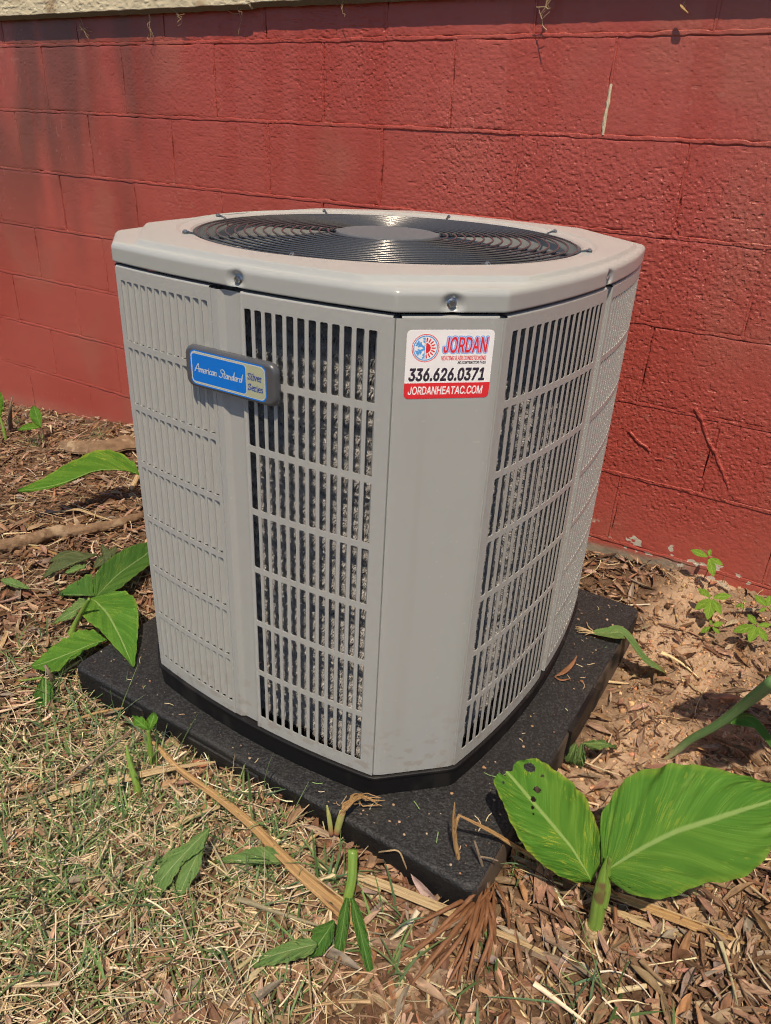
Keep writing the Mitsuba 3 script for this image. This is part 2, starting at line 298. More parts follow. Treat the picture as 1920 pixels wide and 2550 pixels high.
ROWS = [(.8567 - .1024 * i, .7642 - .1024 * i) for i in range(7)]
ROWS = [(a, b) for a, b in ROWS]
def louver(S, hinge, side, w, z0, z1, ang=math.radians(50), part=.65):
    """one fin cut out of the sheet and bent inward; side +1 = it leans to larger u"""
    ln = w * part; du, dd = math.cos(ang) * ln * side, math.sin(ang) * ln; th = .0008
    pts = [(hinge, .0012), (hinge + du, .0012 + dd), (hinge + du - side * th * .7, .0012 + dd + th * .7), (hinge - side * th * .2, .0012 + th)]
    v = np.vstack([map3(S, [p[0] for p in pts], np.full(4, z), [p[1] for p in pts]) for z in (z0 + .0004, z1 - .0004)])
    f = [[0, 1, 5, 4], [1, 2, 6, 5], [2, 3, 7, 6], [3, 0, 4, 7], [0, 3, 2, 1], [4, 5, 6, 7]]
    return MB().add(v, f)
def louvered(S, u0, u1, starts, w, side, label=None, separate=True, ang=50, part=.65):
    slots = [(a, a + w, zb, zt) for zt, zb in ROWS for a in starts]
    mb = sheet(S, u0, u1, ZB, ZT, slots); top_roll(S, u0 + .002, u1 - .002, mb)
    for u, s_ in ((u0, 1), (u1, -1)): ribbon(S, [(u, .010), (u, 0.0)] if s_ > 0 else [(u, 0.0), (u, .010)], ZB, ZT, mb)
    k = obj('side_panel', mb, 'gray_paint', ac, label=label, smooth=30)
    bank = MB()
    for zt, zb in ROWS:
        for a in starts:
            m = louver(S, a if side > 0 else a + w, side, w, zb, zt, math.radians(ang), part)
            if separate: obj('louver', m, 'gray_paint', k)
            else: bank.mesh(m.get())
    if not separate: obj('louver_bank', bank, 'gray_paint', k, kind='stuff')
    return k
FL = [.0135 + .01685 * i for i in range(12)]; FR = [.2700 + .0078 + .01728 * i for i in range(12)]
louvered(FRONT, .0012, .2175, FL, .0116, 1, 'louvered steel panel left of the badge, its fins closed to the view', ang=34, part=1.0)
louvered(FRONT, .2700, FRONT.L - .0012, FR, .0116, -1, 'louvered steel panel with open slots that show the coil')
NR = [.0175 + .01885 * i for i in range(15)]; NF = [.342 + .01795 * i for i in range(15)]
louvered(RIGHT, .0012, .3035, NR, .0124, 1)
louvered(RIGHT, .330, .618, NF, .0122, -1, separate=False, ang=22, part=1.0)
louvered(BACK, .003, .498, [.02 + .0173 * i for i in range(27)], .0116, 1, separate=False)
louvered(LEFT, .003, .618, [.02 + .0186 * i for i in range(32)], .0124, 1, separate=False)
# recessed posts between the two sheets of a side, with the rounded edge of the second sheet
for S, a, b in ((FRONT, .2185, .2700), (RIGHT, .3045, .330)):
    w = b - a
    m = ribbon(S, [(a - .004, .002), (a, .0006), (a + .22 * w, .0006), (a + .38 * w, .0062), (b + .004, .0062)], ZB + .001, ZT)
    obj('side_post', m, 'gray_paint', ac, smooth=25)
    q = np.linspace(0, math.pi, 9)
    m = ribbon(S, [(b - .001 - .0035 * math.cos(t) + .0035, .0012 - .0022 * math.sin(t)) for t in q], ZB, ZT)
    obj('panel_bead', m, 'gray_paint', ac, smooth=60)
# corner panels with rounded bends
for i, S in enumerate(CORNERS):
    L = S.L; q = np.linspace(0, 1, 6)
    prof = [(.0016, .0075), (.0016, .0022)] + [(.0016 + .013 * t, .0022 - .0022 * (1 - (1 - t) ** 2)) for t in q[1:]]
    prof += [(L - .0146 + .013 * t, .0022 * t * t) for t in q] + [(L - .0016, .0075)]
    m = ribbon(S, prof, ZB, ZT, nz=3)
    v = np.linspace(.008, L - .008, 8); a = np.linspace(0, math.pi / 2, 5)
    m.add(np.vstack([map3(S, v, np.full(8, ZT + .003 * math.sin(t)), .003 * (1 - math.cos(t))) for t in a] + [map3(S, v, np.full(8, ZT + .003), .01)]), quads(6, 8))
    obj('corner_panel', m, 'gray_paint', ac, label='plain steel corner panel with the company sticker' if i == 0 else None, smooth=40)
for i, S in enumerate(CORNERS):
    for u in (0.0, S.L):
        xy = S.at(np.array(u), np.array(.0150)); obj('corner_post', trimesh.creation.box((.012, .012, ZT - ZB)).apply_translation((*xy, (ZT + ZB) / 2)), 'gray_paint', ac)

# ---- base pan
def offset_ring(off, z, rnd=.03, n=360):
    p = PLAN.buffer(-rnd + off).buffer(rnd, quad_segs=8)
    return np.column_stack([ring_of(p, n), np.full(n, z)])
def radius_of(p, n):
    b = np.array(p.exterior.segmentize(.002).coords)[:-1] - CEN; a = np.arctan2(b[:, 1], b[:, 0]); o = np.argsort(a)
    a, r = a[o], np.hypot(b[:, 0], b[:, 1])[o]
    return np.interp(np.linspace(-np.pi, np.pi, n, endpoint=False), np.r_[a[-1] - 2 * np.pi, a, a[0] + 2 * np.pi], np.r_[r[-1], r, r[0]])
def ring_of(p, n):
    t = np.linspace(-np.pi, np.pi, n, endpoint=False); r = radius_of(p, n)
    return CEN + np.stack([np.cos(t) * r, np.sin(t) * r], 1)
def loft(rings):
    n = len(rings[0]); v = np.stack(rings).reshape(-1, 3)
    i, j = np.meshgrid(np.arange(len(rings) - 1), np.arange(n), indexing='ij'); j2 = (j + 1) % n
    return MB().add(v, np.stack([i * n + j, i * n + j2, (i + 1) * n + j2, (i + 1) * n + j], -1).reshape(-1, 4))
rings = [offset_ring(o, z, .032) for o, z in ((-.003, .0768), (-.001, .0775), (.0012, .098), (.0022, .1165), (.0046, .1172), (.0052, .1178), (.0054, .1212), (.0046, .1226), (.0030, .1232), (-.004, .1234), (-.012, .1234), (-.014, .112), (-.05, .110), (-.30, .110))]
bp = obj('base_pan', loft(rings), 'black_plastic', ac, label='black plastic base pan under the gray panels', smooth=40)
m = MB()
for u in np.arange(.03, .49, .041):
    xy = FRONT.at(np.array(u), np.array(.032)); boxm(m, (*xy, .120), (.012, .007, .010 + .008 * (math.sin(u * 37) > .2)))
for u in np.arange(.03, .6, .041):
    xy = RIGHT.at(np.array(u), np.array(.030)); boxm(m, (*xy, .120), (.007, .012, .010 + .008 * (math.sin(u * 41) > .3)))
obj('coil_support', m, 'black_plastic', bp, kind='stuff')

# ---- condenser coil: rows of tube covered with thin aluminium spines
def coil_path(z, step):
    x0, x1, y0, y1, r = -1.026, -.380, -1.1312, -.375, .150
    p = sbox(x0, y0, x1, y1).buffer(-r).buffer(r, quad_segs=16).exterior
    q = np.array([p.interpolate(s).coords[0] for s in np.arange(0, p.length, step)])
    return np.column_stack([q, np.full(len(q), z)])
coil = key_of('coil', ac)
path0 = coil_path(0, .0015); tan = np.roll(path0, -1, 0) - np.roll(path0, 1, 0); tan /= np.linalg.norm(tan, axis=1, keepdims=True)
outw = np.stack([tan[:, 1], -tan[:, 0], tan[:, 2]], 1)
if np.mean((path0[:, :2] - CEN) * outw[:, :2]) < 0: outw = -outw
see = (path0[:, 1] < -1.03) | (path0[:, 0] > -.47)
tube_path = coil_path(0, .02); tube_path = np.vstack([tube_path, tube_path[:1]])
spr = np.random.default_rng(5)
for i in range(33):
    z = .1385 + .0226 * i; m = MB(); v, f = tube(tube_path + [0, 0, z], .0052, 6, False); m.add(v, f)
    b, t, o = path0[see], tan[see], outw[see]; up = np.array([0, 0, 1.0])
    for a in np.linspace(-1.8, 1.8, 15):
        n = len(b); aa = a + spr.normal(0, .16, n); ln = spr.uniform(.0080, .0108, n)
        dirv = np.cos(aa)[:, None] * o + np.sin(aa)[:, None] * up + spr.normal(0, .28, n)[:, None] * t
        dirv /= np.linalg.norm(dirv, axis=1, keepdims=True)
        sd = np.cross(dirv, o) ; sd = sd + spr.normal(0, .5, (n, 3)); sd -= dirv * np.sum(sd * dirv, 1)[:, None]; sd /= np.linalg.norm(sd, axis=1, keepdims=True) + 1e-9
        p0 = b + [0, 0, z] + dirv * .0045 + t * spr.uniform(-.001, .001, n)[:, None]
        V = np.stack([p0 - sd * .0006, p0 + sd * .0006, p0 + dirv * ln[:, None]], 1).reshape(-1, 3)
        m.add(V, np.arange(3 * n).reshape(-1, 3))
    obj('coil_row', m, 'spine_metal', coil)
m = MB(); v, f = trimesh.creation.box((.55, .655, .72)).vertices, trimesh.creation.box((.55, .655, .72)).faces
m.add(v + [CEN[0], CEN[1], .49], f)
obj('inner_shroud', m, 'dark_gap', ac)  # black box added inside to block the view and keep the interior dark

# ---- top cap
N = 1300; TH = np.linspace(-np.pi, np.pi, N, endpoint=False)
outer = PLAN.buffer(-.012).buffer(.0138, quad_segs=10)
ro = radius_of(outer, N)
def chamfered(off, cut):
    pts = []
    p = sbox(-1.058 + off, -1.153 + off, -.356 - off, -.343 - off)
    q = PLAN.buffer(-off)
    d = 1 / math.sqrt(2)
    for sx in (-1, 1):
        for sy in (-1, 1):
            cx = -1.058 if sx < 0 else -.356; cy = -1.153 if sy < 0 else -.343
            far = Polygon([(cx + sx * .2, cy + sy * .2), (cx - sx * cut, cy + sy * .2), (cx - sx * cut, cy), (cx, cy - sy * cut), (cx + sx * .2, cy - sy * cut)])
            q = q.difference(far)
    return q.buffer(-.03).buffer(.03, quad_segs=10)
rp = np.minimum(radius_of(chamfered(.017, .165), N), ro - .014)
RW = .331
def rr(rad, z):
    rad = np.broadcast_to(rad, (N,)); return np.stack([CEN[0] + np.cos(TH) * rad, CEN[1] + np.sin(TH) * rad, np.broadcast_to(z, (N,))], 1)
rings = [rr(ro - .012, .8830), rr(ro - .003, .8817), rr(ro - .0006, .8821), rr(ro, .8833)]
for z in np.linspace(.8845, .9010, 16): rings.append(rr(ro, z))
for a in np.linspace(0, math.pi / 2, 9)[1:]: rings.append(rr(ro - .0105 * (1 - math.cos(a)), .9010 + .0090 * math.sin(a)))
step = np.clip((ro - rp) / .03, 0.0, 1.0)
rin = ro - .0105
def lerp(a, b, t): return a + (b - a) * t
foot = np.minimum(rin - .001, rp + .010)
rings += [rr(lerp(rin, foot, .5), .9103), rr(foot, .9107)]
for t in np.linspace(0, 1, 7)[1:]:
    s = t * t * (3 - 2 * t); rings.append(rr(lerp(foot, rp, t), .9107 + .0070 * s))
FC = np.array([-.7220, -.7500])
def fr(rad, z):
    q = FC - CEN; return np.stack([FC[0] + np.cos(TH) * rad, FC[1] + np.sin(TH) * rad, np.full(N, z)], 1)
last = rings[-1]; outring = fr(RW + .028, .9192)
rings += [np.column_stack([(last + (outring - last) * t)[:, :2], np.full(N, z)]) for t, z in ((.35, .9182), (.8, .9190))]
rings += [outring, fr(RW + .0255, .9190), fr(RW + .0225, .9170), fr(RW + .020, .9163), fr(RW + .010, .9160), fr(RW + .004, .9150), fr(RW + .001, .9122), fr(RW, .907), fr(RW - .002, .88), fr(RW - .004, .80)]
V = np.stack(rings)
BOLTS = []
for S, u in ((FRONT, .2665), (CORNERS[0], CORNERS[0].L / 2), (RIGHT, .2995), (CORNERS[3], CORNERS[3].L / 2), (CORNERS[1], CORNERS[1].L / 2), (BACK, .25), (LEFT, .31)):
    xy = S.at(np.array(u), np.array(-.0015)); BOLTS.append((np.array([*xy, .8915]), (xy - CEN) / np.linalg.norm(xy - CEN), S, u))
for c, nrm, S, u in BOLTS:
    n2 = S.at(np.array(u), np.array(0.0)) - S.at(np.array(u), np.array(.01)); n2 /= np.linalg.norm(n2); tg = np.array([-n2[1], n2[0]])
    d = V - c; x = d[..., :2] @ tg; y = d[..., 2]
    hole = np.hypot(x, np.where(y > 0, y * .95, y * 1.2)) / .0110
    inside = (np.abs(d[..., :2] @ n2) < .02)
    dep = .0075 * np.clip(1.5 * np.exp(-(hole ** 2) * 1.0) - .12, 0, 1) * inside * (V[..., 2] < .9101)
    V[..., :2] -= dep[..., None] * n2
cap = obj('top_cap', loft(list(V)), 'gray_paint_gloss', ac, label='gray steel top cap with raised rim around the fan opening', smooth=32)
for c, nrm, S, u in BOLTS[:4]:
    n2 = S.at(np.array(u), np.array(0.0)) - S.at(np.array(u), np.array(.01)); n2 /= np.linalg.norm(n2)
    R = np.column_stack([[-n2[1], n2[0], 0], [0, 0, 1], [n2[0], n2[1], 0]]); M = np.eye(4); M[:3, :3] = R; M[:3, 3] = c - np.array([*n2, 0]) * .0085
    m = MB()
    fl = trimesh.creation.revolve([(0, .001), (.0062, .001), (.0066, .0016), (.0064, .0023), (.0050, .0030), (0, .0030)], sections=24); m.mesh(fl.apply_transform(M))
    hx = trimesh.creation.revolve([(0, .003), (.0048, .003), (.0048, .0062), (.0043, .0070), (.0032, .0070), (.0026, .0064), (0, .0064)], sections=6); m.mesh(hx.apply_transform(M))
    obj('hex_bolt', m, 'zinc', cap, smooth=20)

# ---- fan guard, hub, fan
guard = key_of('fan_guard', ac)
def gz(r): return .9130 + .0030 * (1 - (r / RW) ** 2)
for i in range(15):
    r = .104 + .01585 * i; a = np.linspace(0, 2 * np.pi, 145)
    p = np.column_stack([FC[0] + r * np.cos(a), FC[1] + r * np.sin(a), np.full(145, gz(r))])
    v, f = tube(p, .0017, 8, False)
    obj('guard_ring', MB().add(v, f), 'wire_coat', guard, smooth=True)
for k in range(8):
    a = math.radians(10 + 45 * k); d = np.array([math.cos(a), math.sin(a)])
    rs = np.array([.05, .15, .25, RW - .004, RW + .003, RW + .012, RW + .021]); zz = np.array([gz(.1) - .0042, gz(.15) - .0042, gz(.25) - .0042, gz(RW) - .004, .9150, .9182, .9182])
    v, f = tube(np.column_stack([FC + rs[:, None] * d, zz]), [.0027] * 4 + [.0024, .0020, .0020], 8)
    sp = obj('guard_spoke', MB().add(v, f), 'wire_coat', guard, smooth=50)
    c = FC + d * (RW + .0165); m = MB()
    m.mesh(trimesh.creation.revolve([(0, .9183), (.0042, .9185), (.0042, .9194), (0, .9194)], sections=16).apply_translation((*c, 0)))
    m.mesh(trimesh.creation.revolve([(0, .9194), (.0030, .9194), (.0030, .9214), (.0025, .9219), (0, .9219)], sections=6).apply_translation((*c, 0)))
    obj('hex_screw', m, 'zinc', sp, smooth=20)
prof = [(.0, .900), (.088, .900), (.0905, .902), (.0915, .907), (.0915, .9135), (.0895, .9170), (.085, .9185), (.04, .9192), (0, .9192)]
obj('hub_cover', trimesh.creation.revolve(prof, sections=96).apply_translation((*FC, 0)), 'hub_plastic', ac, smooth=35)
fan = key_of('fan', ac)
obj('fan_motor', trimesh.creation.cylinder(.075, .12, sections=40).apply_translation((*FC, .84)), 'black_plastic', fan, smooth=30)
for k in range(4):
    r = np.linspace(.07, .31, 12); w = np.linspace(-.5, .5, 9); Rr, Ww = np.meshgrid(r, w, indexing='ij')
    an = k * math.pi / 2 + .4 + Ww * (.55 + .75 * Rr / .31)
    Z = .845 + .07 * Ww + .012 * np.cos(Ww * 3); v = np.stack([FC[0] + Rr * np.cos(an), FC[1] + Rr * np.sin(an), Z], -1).reshape(-1, 3)
    v2 = v - [0, 0, .003]
    obj('fan_blade', MB().add(v, quads(12, 9)).add(v2, quads(12, 9)[:, ::-1]), 'hub_plastic', fan, smooth=True)

# ---- badge
def rounded(w, h, r): return sbox(-w / 2 + r, -h / 2 + r, w / 2 - r, h / 2 - r).buffer(r, quad_segs=8)
BADGE = np.array([-.7012, -1.1835, .7640]); bnrm = FRONT.at(np.array(.264), np.array(0.0)) - FRONT.at(np.array(.264), np.array(.01)); bnrm /= np.linalg.norm(bnrm)
BX = np.array([-bnrm[1], bnrm[0], 0.0]); BN = np.array([bnrm[0], bnrm[1], 0.0]); BU = np.array([0, 0, 1.0])
def on_plane(m, O, ex, eu, en):
    v = np.asarray(m.vertices); return trimesh.Trimesh(O + v[:, :1] * ex + v[:, 1:2] * eu + v[:, 2:] * en, m.faces, process=False)
def plate(poly, z0, th):
    return trimesh.util.concatenate([trimesh.creation.extrude_polygon(g, th, engine='earcut') for g in getattr(poly, 'geoms', [poly]) if g.area > 1e-10]).apply_translation((0, 0, z0))
badge = key_of('badge', ac)
def bevel_plate(w, h, r, prof):
    rg = []
    for o, z in prof:
        q = shapely.geometry.polygon.orient(rounded(w + 2 * o, h + 2 * o, max(r + o, .001)), 1.0); b = np.array([q.exterior.interpolate(t, normalized=True).coords[0] for t in np.linspace(0, 1, 160, endpoint=False)])
        rg.append(np.column_stack([b, np.full(160, z)]))
    m = loft(rg); m.add(np.vstack([rg[-1], [[0, 0, prof[-1][1]]]]), [[i, (i + 1) % 160, 160] for i in range(160)]); return m.get()
obj('badge_body', on_plane(bevel_plate(.167, .0615, .0145, [(-.004, -.013), (-.0008, -.0075), (0, -.006), (-.0008, -.002), (-.002, .0006), (-.004, .0018), (-.0055, .0020)]), BADGE, BX, BU, BN), 'badge_gray', badge, smooth=40)
def bl(name, poly, z, mat, lab=None): obj(name, on_plane(plate(poly, z, .0003), BADGE, BX, BU, BN), mat, badge, label=lab)
SH_ = lambda p: shapely.affinity.translate(p, -.0022, 0)
bl('blue_border', SH_(rounded(.1400, .0505, .0095)), .0019, 'badge_blue')
bl('pale_line', SH_(rounded(.1362, .0467, .0080)), .0021, 'badge_pale')
bl('sage_field', SH_(rounded(.1340, .0445, .0070)), .0022, 'badge_sage')
fld = rounded(.1000, .0400, .0050)
bl('blue_field_edge', shapely.affinity.translate(rounded(.1022, .0422, .0058), -.0182, 0), .0023, 'badge_pale')
bl('blue_field', shapely.affinity.translate(fld, -.0182, 0), .0024, 'badge_blue')
SCRIPT = {'A': (.62, [[(0, 0), (.36, 1.0), (.5, .02)], [(.02, .34), (.62, .42)]]), 'm': (.44, [[(0, .45), (0, 0), (.02, .3), (.12, .45), (.17, .3), (.17, 0), (.19, .3), (.3, .45), (.35, .3), (.37, 0)]]),
 'e': (.31, [[(.0, .22), (.2, .26), (.2, .42), (.08, .45), (-.02, .22), (.06, .0), (.26, .08)]]), 'r': (.25, [[(0, .45), (0, 0), (.01, .28), (.11, .44), (.21, .41)]]), 'i': (.14, [[(.02, .45), (.02, .0)], [(.04, .62), (.05, .68)]]),
 'c': (.27, [[(.2, .39), (.1, .45), (-.01, .22), (.06, 0), (.23, .08)]]), 'a': (.34, [[(.21, .38), (.1, .45), (-.01, .2), (.07, 0), (.19, .18), (.23, .45), (.24, 0)]]), 'n': (.31, [[(0, .45), (0, 0), (.01, .28), (.13, .45), (.2, .3), (.21, 0)]]),
 'S': (.46, [[(.42, .86), (.3, 1.0), (.12, .9), (.12, .66), (.33, .42), (.3, .1), (.12, 0), (-.06, .12)]]), 't': (.26, [[(.1, .82), (.07, .1), (.14, 0)], [(-.06, .52), (.26, .54)]]), 'd': (.36, [[(.21, .38), (.1, .45), (-.01, .2), (.07, 0), (.19, .18), (.31, 1.0), (.26, 0)]]), ' ': (.3, [])}
SERIF = {'S': (.6, [[(.46, .82), (.28, .98), (.08, .82), (.16, .6), (.4, .42), (.46, .18), (.26, 0), (.04, .16)], [(.47, .98), (.46, .72)], [(.03, .0), (.04, .26)]]), 'i': (.26, [[(.0, .62), (.1, .66), (.1, 0)], [(0, 0), (.2, 0)], [(.1, .9), (.1, .94)]]),
 'l': (.26, [[(0, .95), (.1, 1.0), (.1, 0)], [(0, 0), (.2, 0)]]), 'v': (.5, [[(0, .64), (.22, 0), (.42, .64)], [(-.04, .65), (.12, .65)], [(.33, .65), (.48, .65)]]), 'e': (.44, [[(.02, .36), (.36, .38), (.3, .62), (.16, .66), (.02, .34), (.12, .03), (.26, 0), (.36, .14)]]),
 'r': (.38, [[(0, .62), (.1, .66), (.1, 0)], [(0, 0), (.22, 0)], [(.1, .42), (.22, .64), (.34, .6)]]), 's': (.38, [[(.28, .55), (.16, .66), (.04, .54), (.1, .4), (.26, .28), (.28, .1), (.14, 0), (.02, .12)]])}
def strokes(text, font, cap_h, pen, slant=0.0):
    x, out = 0.0, []
    for ch in text:
        adv, ls = font[ch]
        for l in ls:
            q = smoothline(np.array(l), 4 * len(l)) if len(l) > 2 and font is SCRIPT else np.array(l)
            out.append(LineString([((x + a + slant * b) * cap_h, b * cap_h) for a, b in q]).buffer(pen / 2, quad_segs=3))
        x += adv
    return unary_union(out).simplify(pen * .06)
def fit(poly, x0, x1, y0, y1):
    a, b, c, d = poly.bounds; sx, sy = (x1 - x0) / (c - a), (y1 - y0) / (d - b)
    return shapely.affinity.affine_transform(poly, [sx, 0, 0, sy, x0 - a * sx, y0 - b * sy])
bl('script_lettering', shapely.affinity.rotate(fit(strokes('American Standard', SCRIPT, .012, .00095, .12), -.0640, .0275, -.0058, .0070), 0), .0027, 'badge_pale', 'white handwritten words on the blue field')
bl('series_lettering', unary_union([fit(strokes('Silver', SERIF, .010, .0010), .0355, .0605, .0020, .0118), fit(strokes('Series', SERIF, .010, .0010), .0353, .0618, -.0130, -.0032)]), .0027, 'badge_ink', 'dark blue two line lettering on the sage field')

# ---- company sticker on the front corner panel
S0 = CORNERS[0]; SN = np.array([*S0.n, 0]); SX = np.array([*S0.e, 0]); SW, SH = .1118, .0868
SO = np.array([*S0.at(np.array(.0151), np.array(-.0002)), .7743])
sticker = key_of('company_sticker', ac)
def st(name, poly, z, mat, lab=None): obj(name, on_plane(plate(poly, z * .00025, .0002), SO, SX, BU, SN), mat, sticker, label=lab)
def mmy(y): return SH - y * .001                       # millimetres down from the top edge
body = sbox(.006, .006, SW - .006, SH - .006).buffer(.006, quad_segs=8)
st('sticker_sheet', body, 0, 'sticker_white')
st('red_band', body.intersection(sbox(-1, -1, 1, mmy(66.6))), 1, 'sticker_red')
def word(text, x0, x1, yt, yb, bold=True, slant=.12):
    m = meshkit.text_mesh(text, 1.0, .01, bold); v = m.vertices[:, :2]; f = m.faces[np.abs(m.face_normals[:, 2]) > .9]; f = f[m.vertices[f][:, :, 2].max(1) > .005]
    p = unary_union([Polygon(v[t]) for t in f if abs(np.cross(v[t[1]] - v[t[0]], v[t[2]] - v[t[0]])) > 1e-9]).buffer(1e-4)
    p = shapely.affinity.affine_transform(p, [1, slant, 0, 1, 0, 0]).simplify(.012)
    return fit(p, x0 * .001, x1 * .001, mmy(yb), mmy(yt))
jd = word('JORDAN', 47, 104, 8.6, 28.4)
st('name_outline', jd.buffer(.0017, quad_segs=2), 1, 'sticker_blue'); st('name_inline', jd.buffer(.0010, quad_segs=2), 2, 'sticker_lilac'); st('name_lettering', jd, 3, 'sticker_red', 'red slanted capitals with blue outline')
st('trade_lettering', word('HEATING & AIR CONDITIONING', 45.2, 103.6, 32.3, 37.7, False).buffer(.00012, quad_segs=1), 1, 'sticker_red')
st('licence_lettering', word('NC CONTRACTOR 7418', 67.2, 103.6, 39.0, 42.6, True).buffer(.00008, quad_segs=1), 1, 'sticker_black')
st('phone_lettering', word('336.626.0371', 5.2, 103.5, 47.6, 64.0).buffer(.0004, quad_segs=2), 1, 'sticker_black', 'large dark phone number')
st('web_lettering', word('JORDANHEATAC.COM', 5.2, 103.2, 70.8, 81.6), 2, 'sticker_white', 'white web address on the red band')
lc = np.array([.0243, mmy(22.4)])
def ringp(a, b): return Point(*lc).buffer(b, quad_segs=24).difference(Point(*lc).buffer(a, quad_segs=24))
st('logo_red_ring', ringp(.0165, .0174), 1, 'sticker_red'); st('logo_blue_ring', ringp(.0143, .0156), 1, 'sticker_blue')
left = sbox(lc[0] - .02, lc[1] - .02, lc[0] - .0006, lc[1] + .02); right = sbox(lc[0] + .0006, lc[1] - .02, lc[0] + .02, lc[1] + .02)
st('logo_sun', Point(*lc).buffer(.0066, quad_segs=16).intersection(right), 1, 'sticker_red')
rays = unary_union([LineString([lc + .0078 * np.array([math.sin(t), math.cos(t)]), lc + .0128 * np.array([math.sin(t), math.cos(t)])]).buffer(.00085, cap_style=2) for t in np.radians(np.arange(8, 180, 20.5))])
st('logo_rays', rays.intersection(right), 1, 'sticker_red')
fl_ = []
for t in np.radians([0, 60, 120, 180]):
    d = np.array([-math.sin(t), math.cos(t)]); e = lc + d * .0125; fl_.append(LineString([lc, e]).buffer(.0012))
    for k in (.0065, .0098):
        for sg in (-1, 1):
            w = np.array([d[0] * .64 - sg * d[1] * .77, d[1] * .64 + sg * d[0] * .77]); fl_.append(LineString([lc + d * k, lc + d * k + w * .0036]).buffer(.0010))
st('logo_snowflake', unary_union(fl_).intersection(left), 1, 'sticker_blue')

# ------------------------------------------------------------------ equipment pad
PC = np.array([-.6885, -.7600]); PH = .457
def pad_ring(off, z):
    q = sbox(PC[0] - PH - off, PC[1] - PH - off, PC[0] + PH + off, PC[1] + PH + off).buffer(-.020).buffer(.020, quad_segs=8)
    q = shapely.geometry.polygon.orient(q, 1.0)
    b = np.array([q.exterior.interpolate(t, normalized=True).coords[0] for t in np.linspace(0, 1, 400, endpoint=False)])
    return np.column_stack([b, np.full(400, z)])
prof = [(-.004, -.06), (-.002, .0), (0, .060), (0, .066)] + [(-.0095 * (1 - math.cos(a)), .0665 + .0095 * math.sin(a)) for a in np.linspace(0, math.pi / 2, 7)[1:]] + [(-.03, .0762), (-.15, .0762), (-.39, .0762)]
m = loft([pad_ring(o, z) for o, z in prof])
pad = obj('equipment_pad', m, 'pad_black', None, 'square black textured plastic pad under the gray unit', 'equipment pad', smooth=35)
def tab(c, h):
    q = trimesh.creation.box((2 * h[0], 2 * h[1], 2 * h[2])).subdivide().subdivide()
    return q.apply_translation(c)
obj('edge_tab', tab((-.735, PC[1] - PH - .001, .036), (.085, .0035, .027)), 'pad_black', pad)
obj('edge_tab', tab((-1.0, PC[1] - PH - .001, .036), (.06, .0035, .027)), 'pad_black', pad)
obj('edge_tab', tab((PC[0] + PH + .0005, -.735, .047), (.0045, .075, .029)), 'black_plastic', pad)

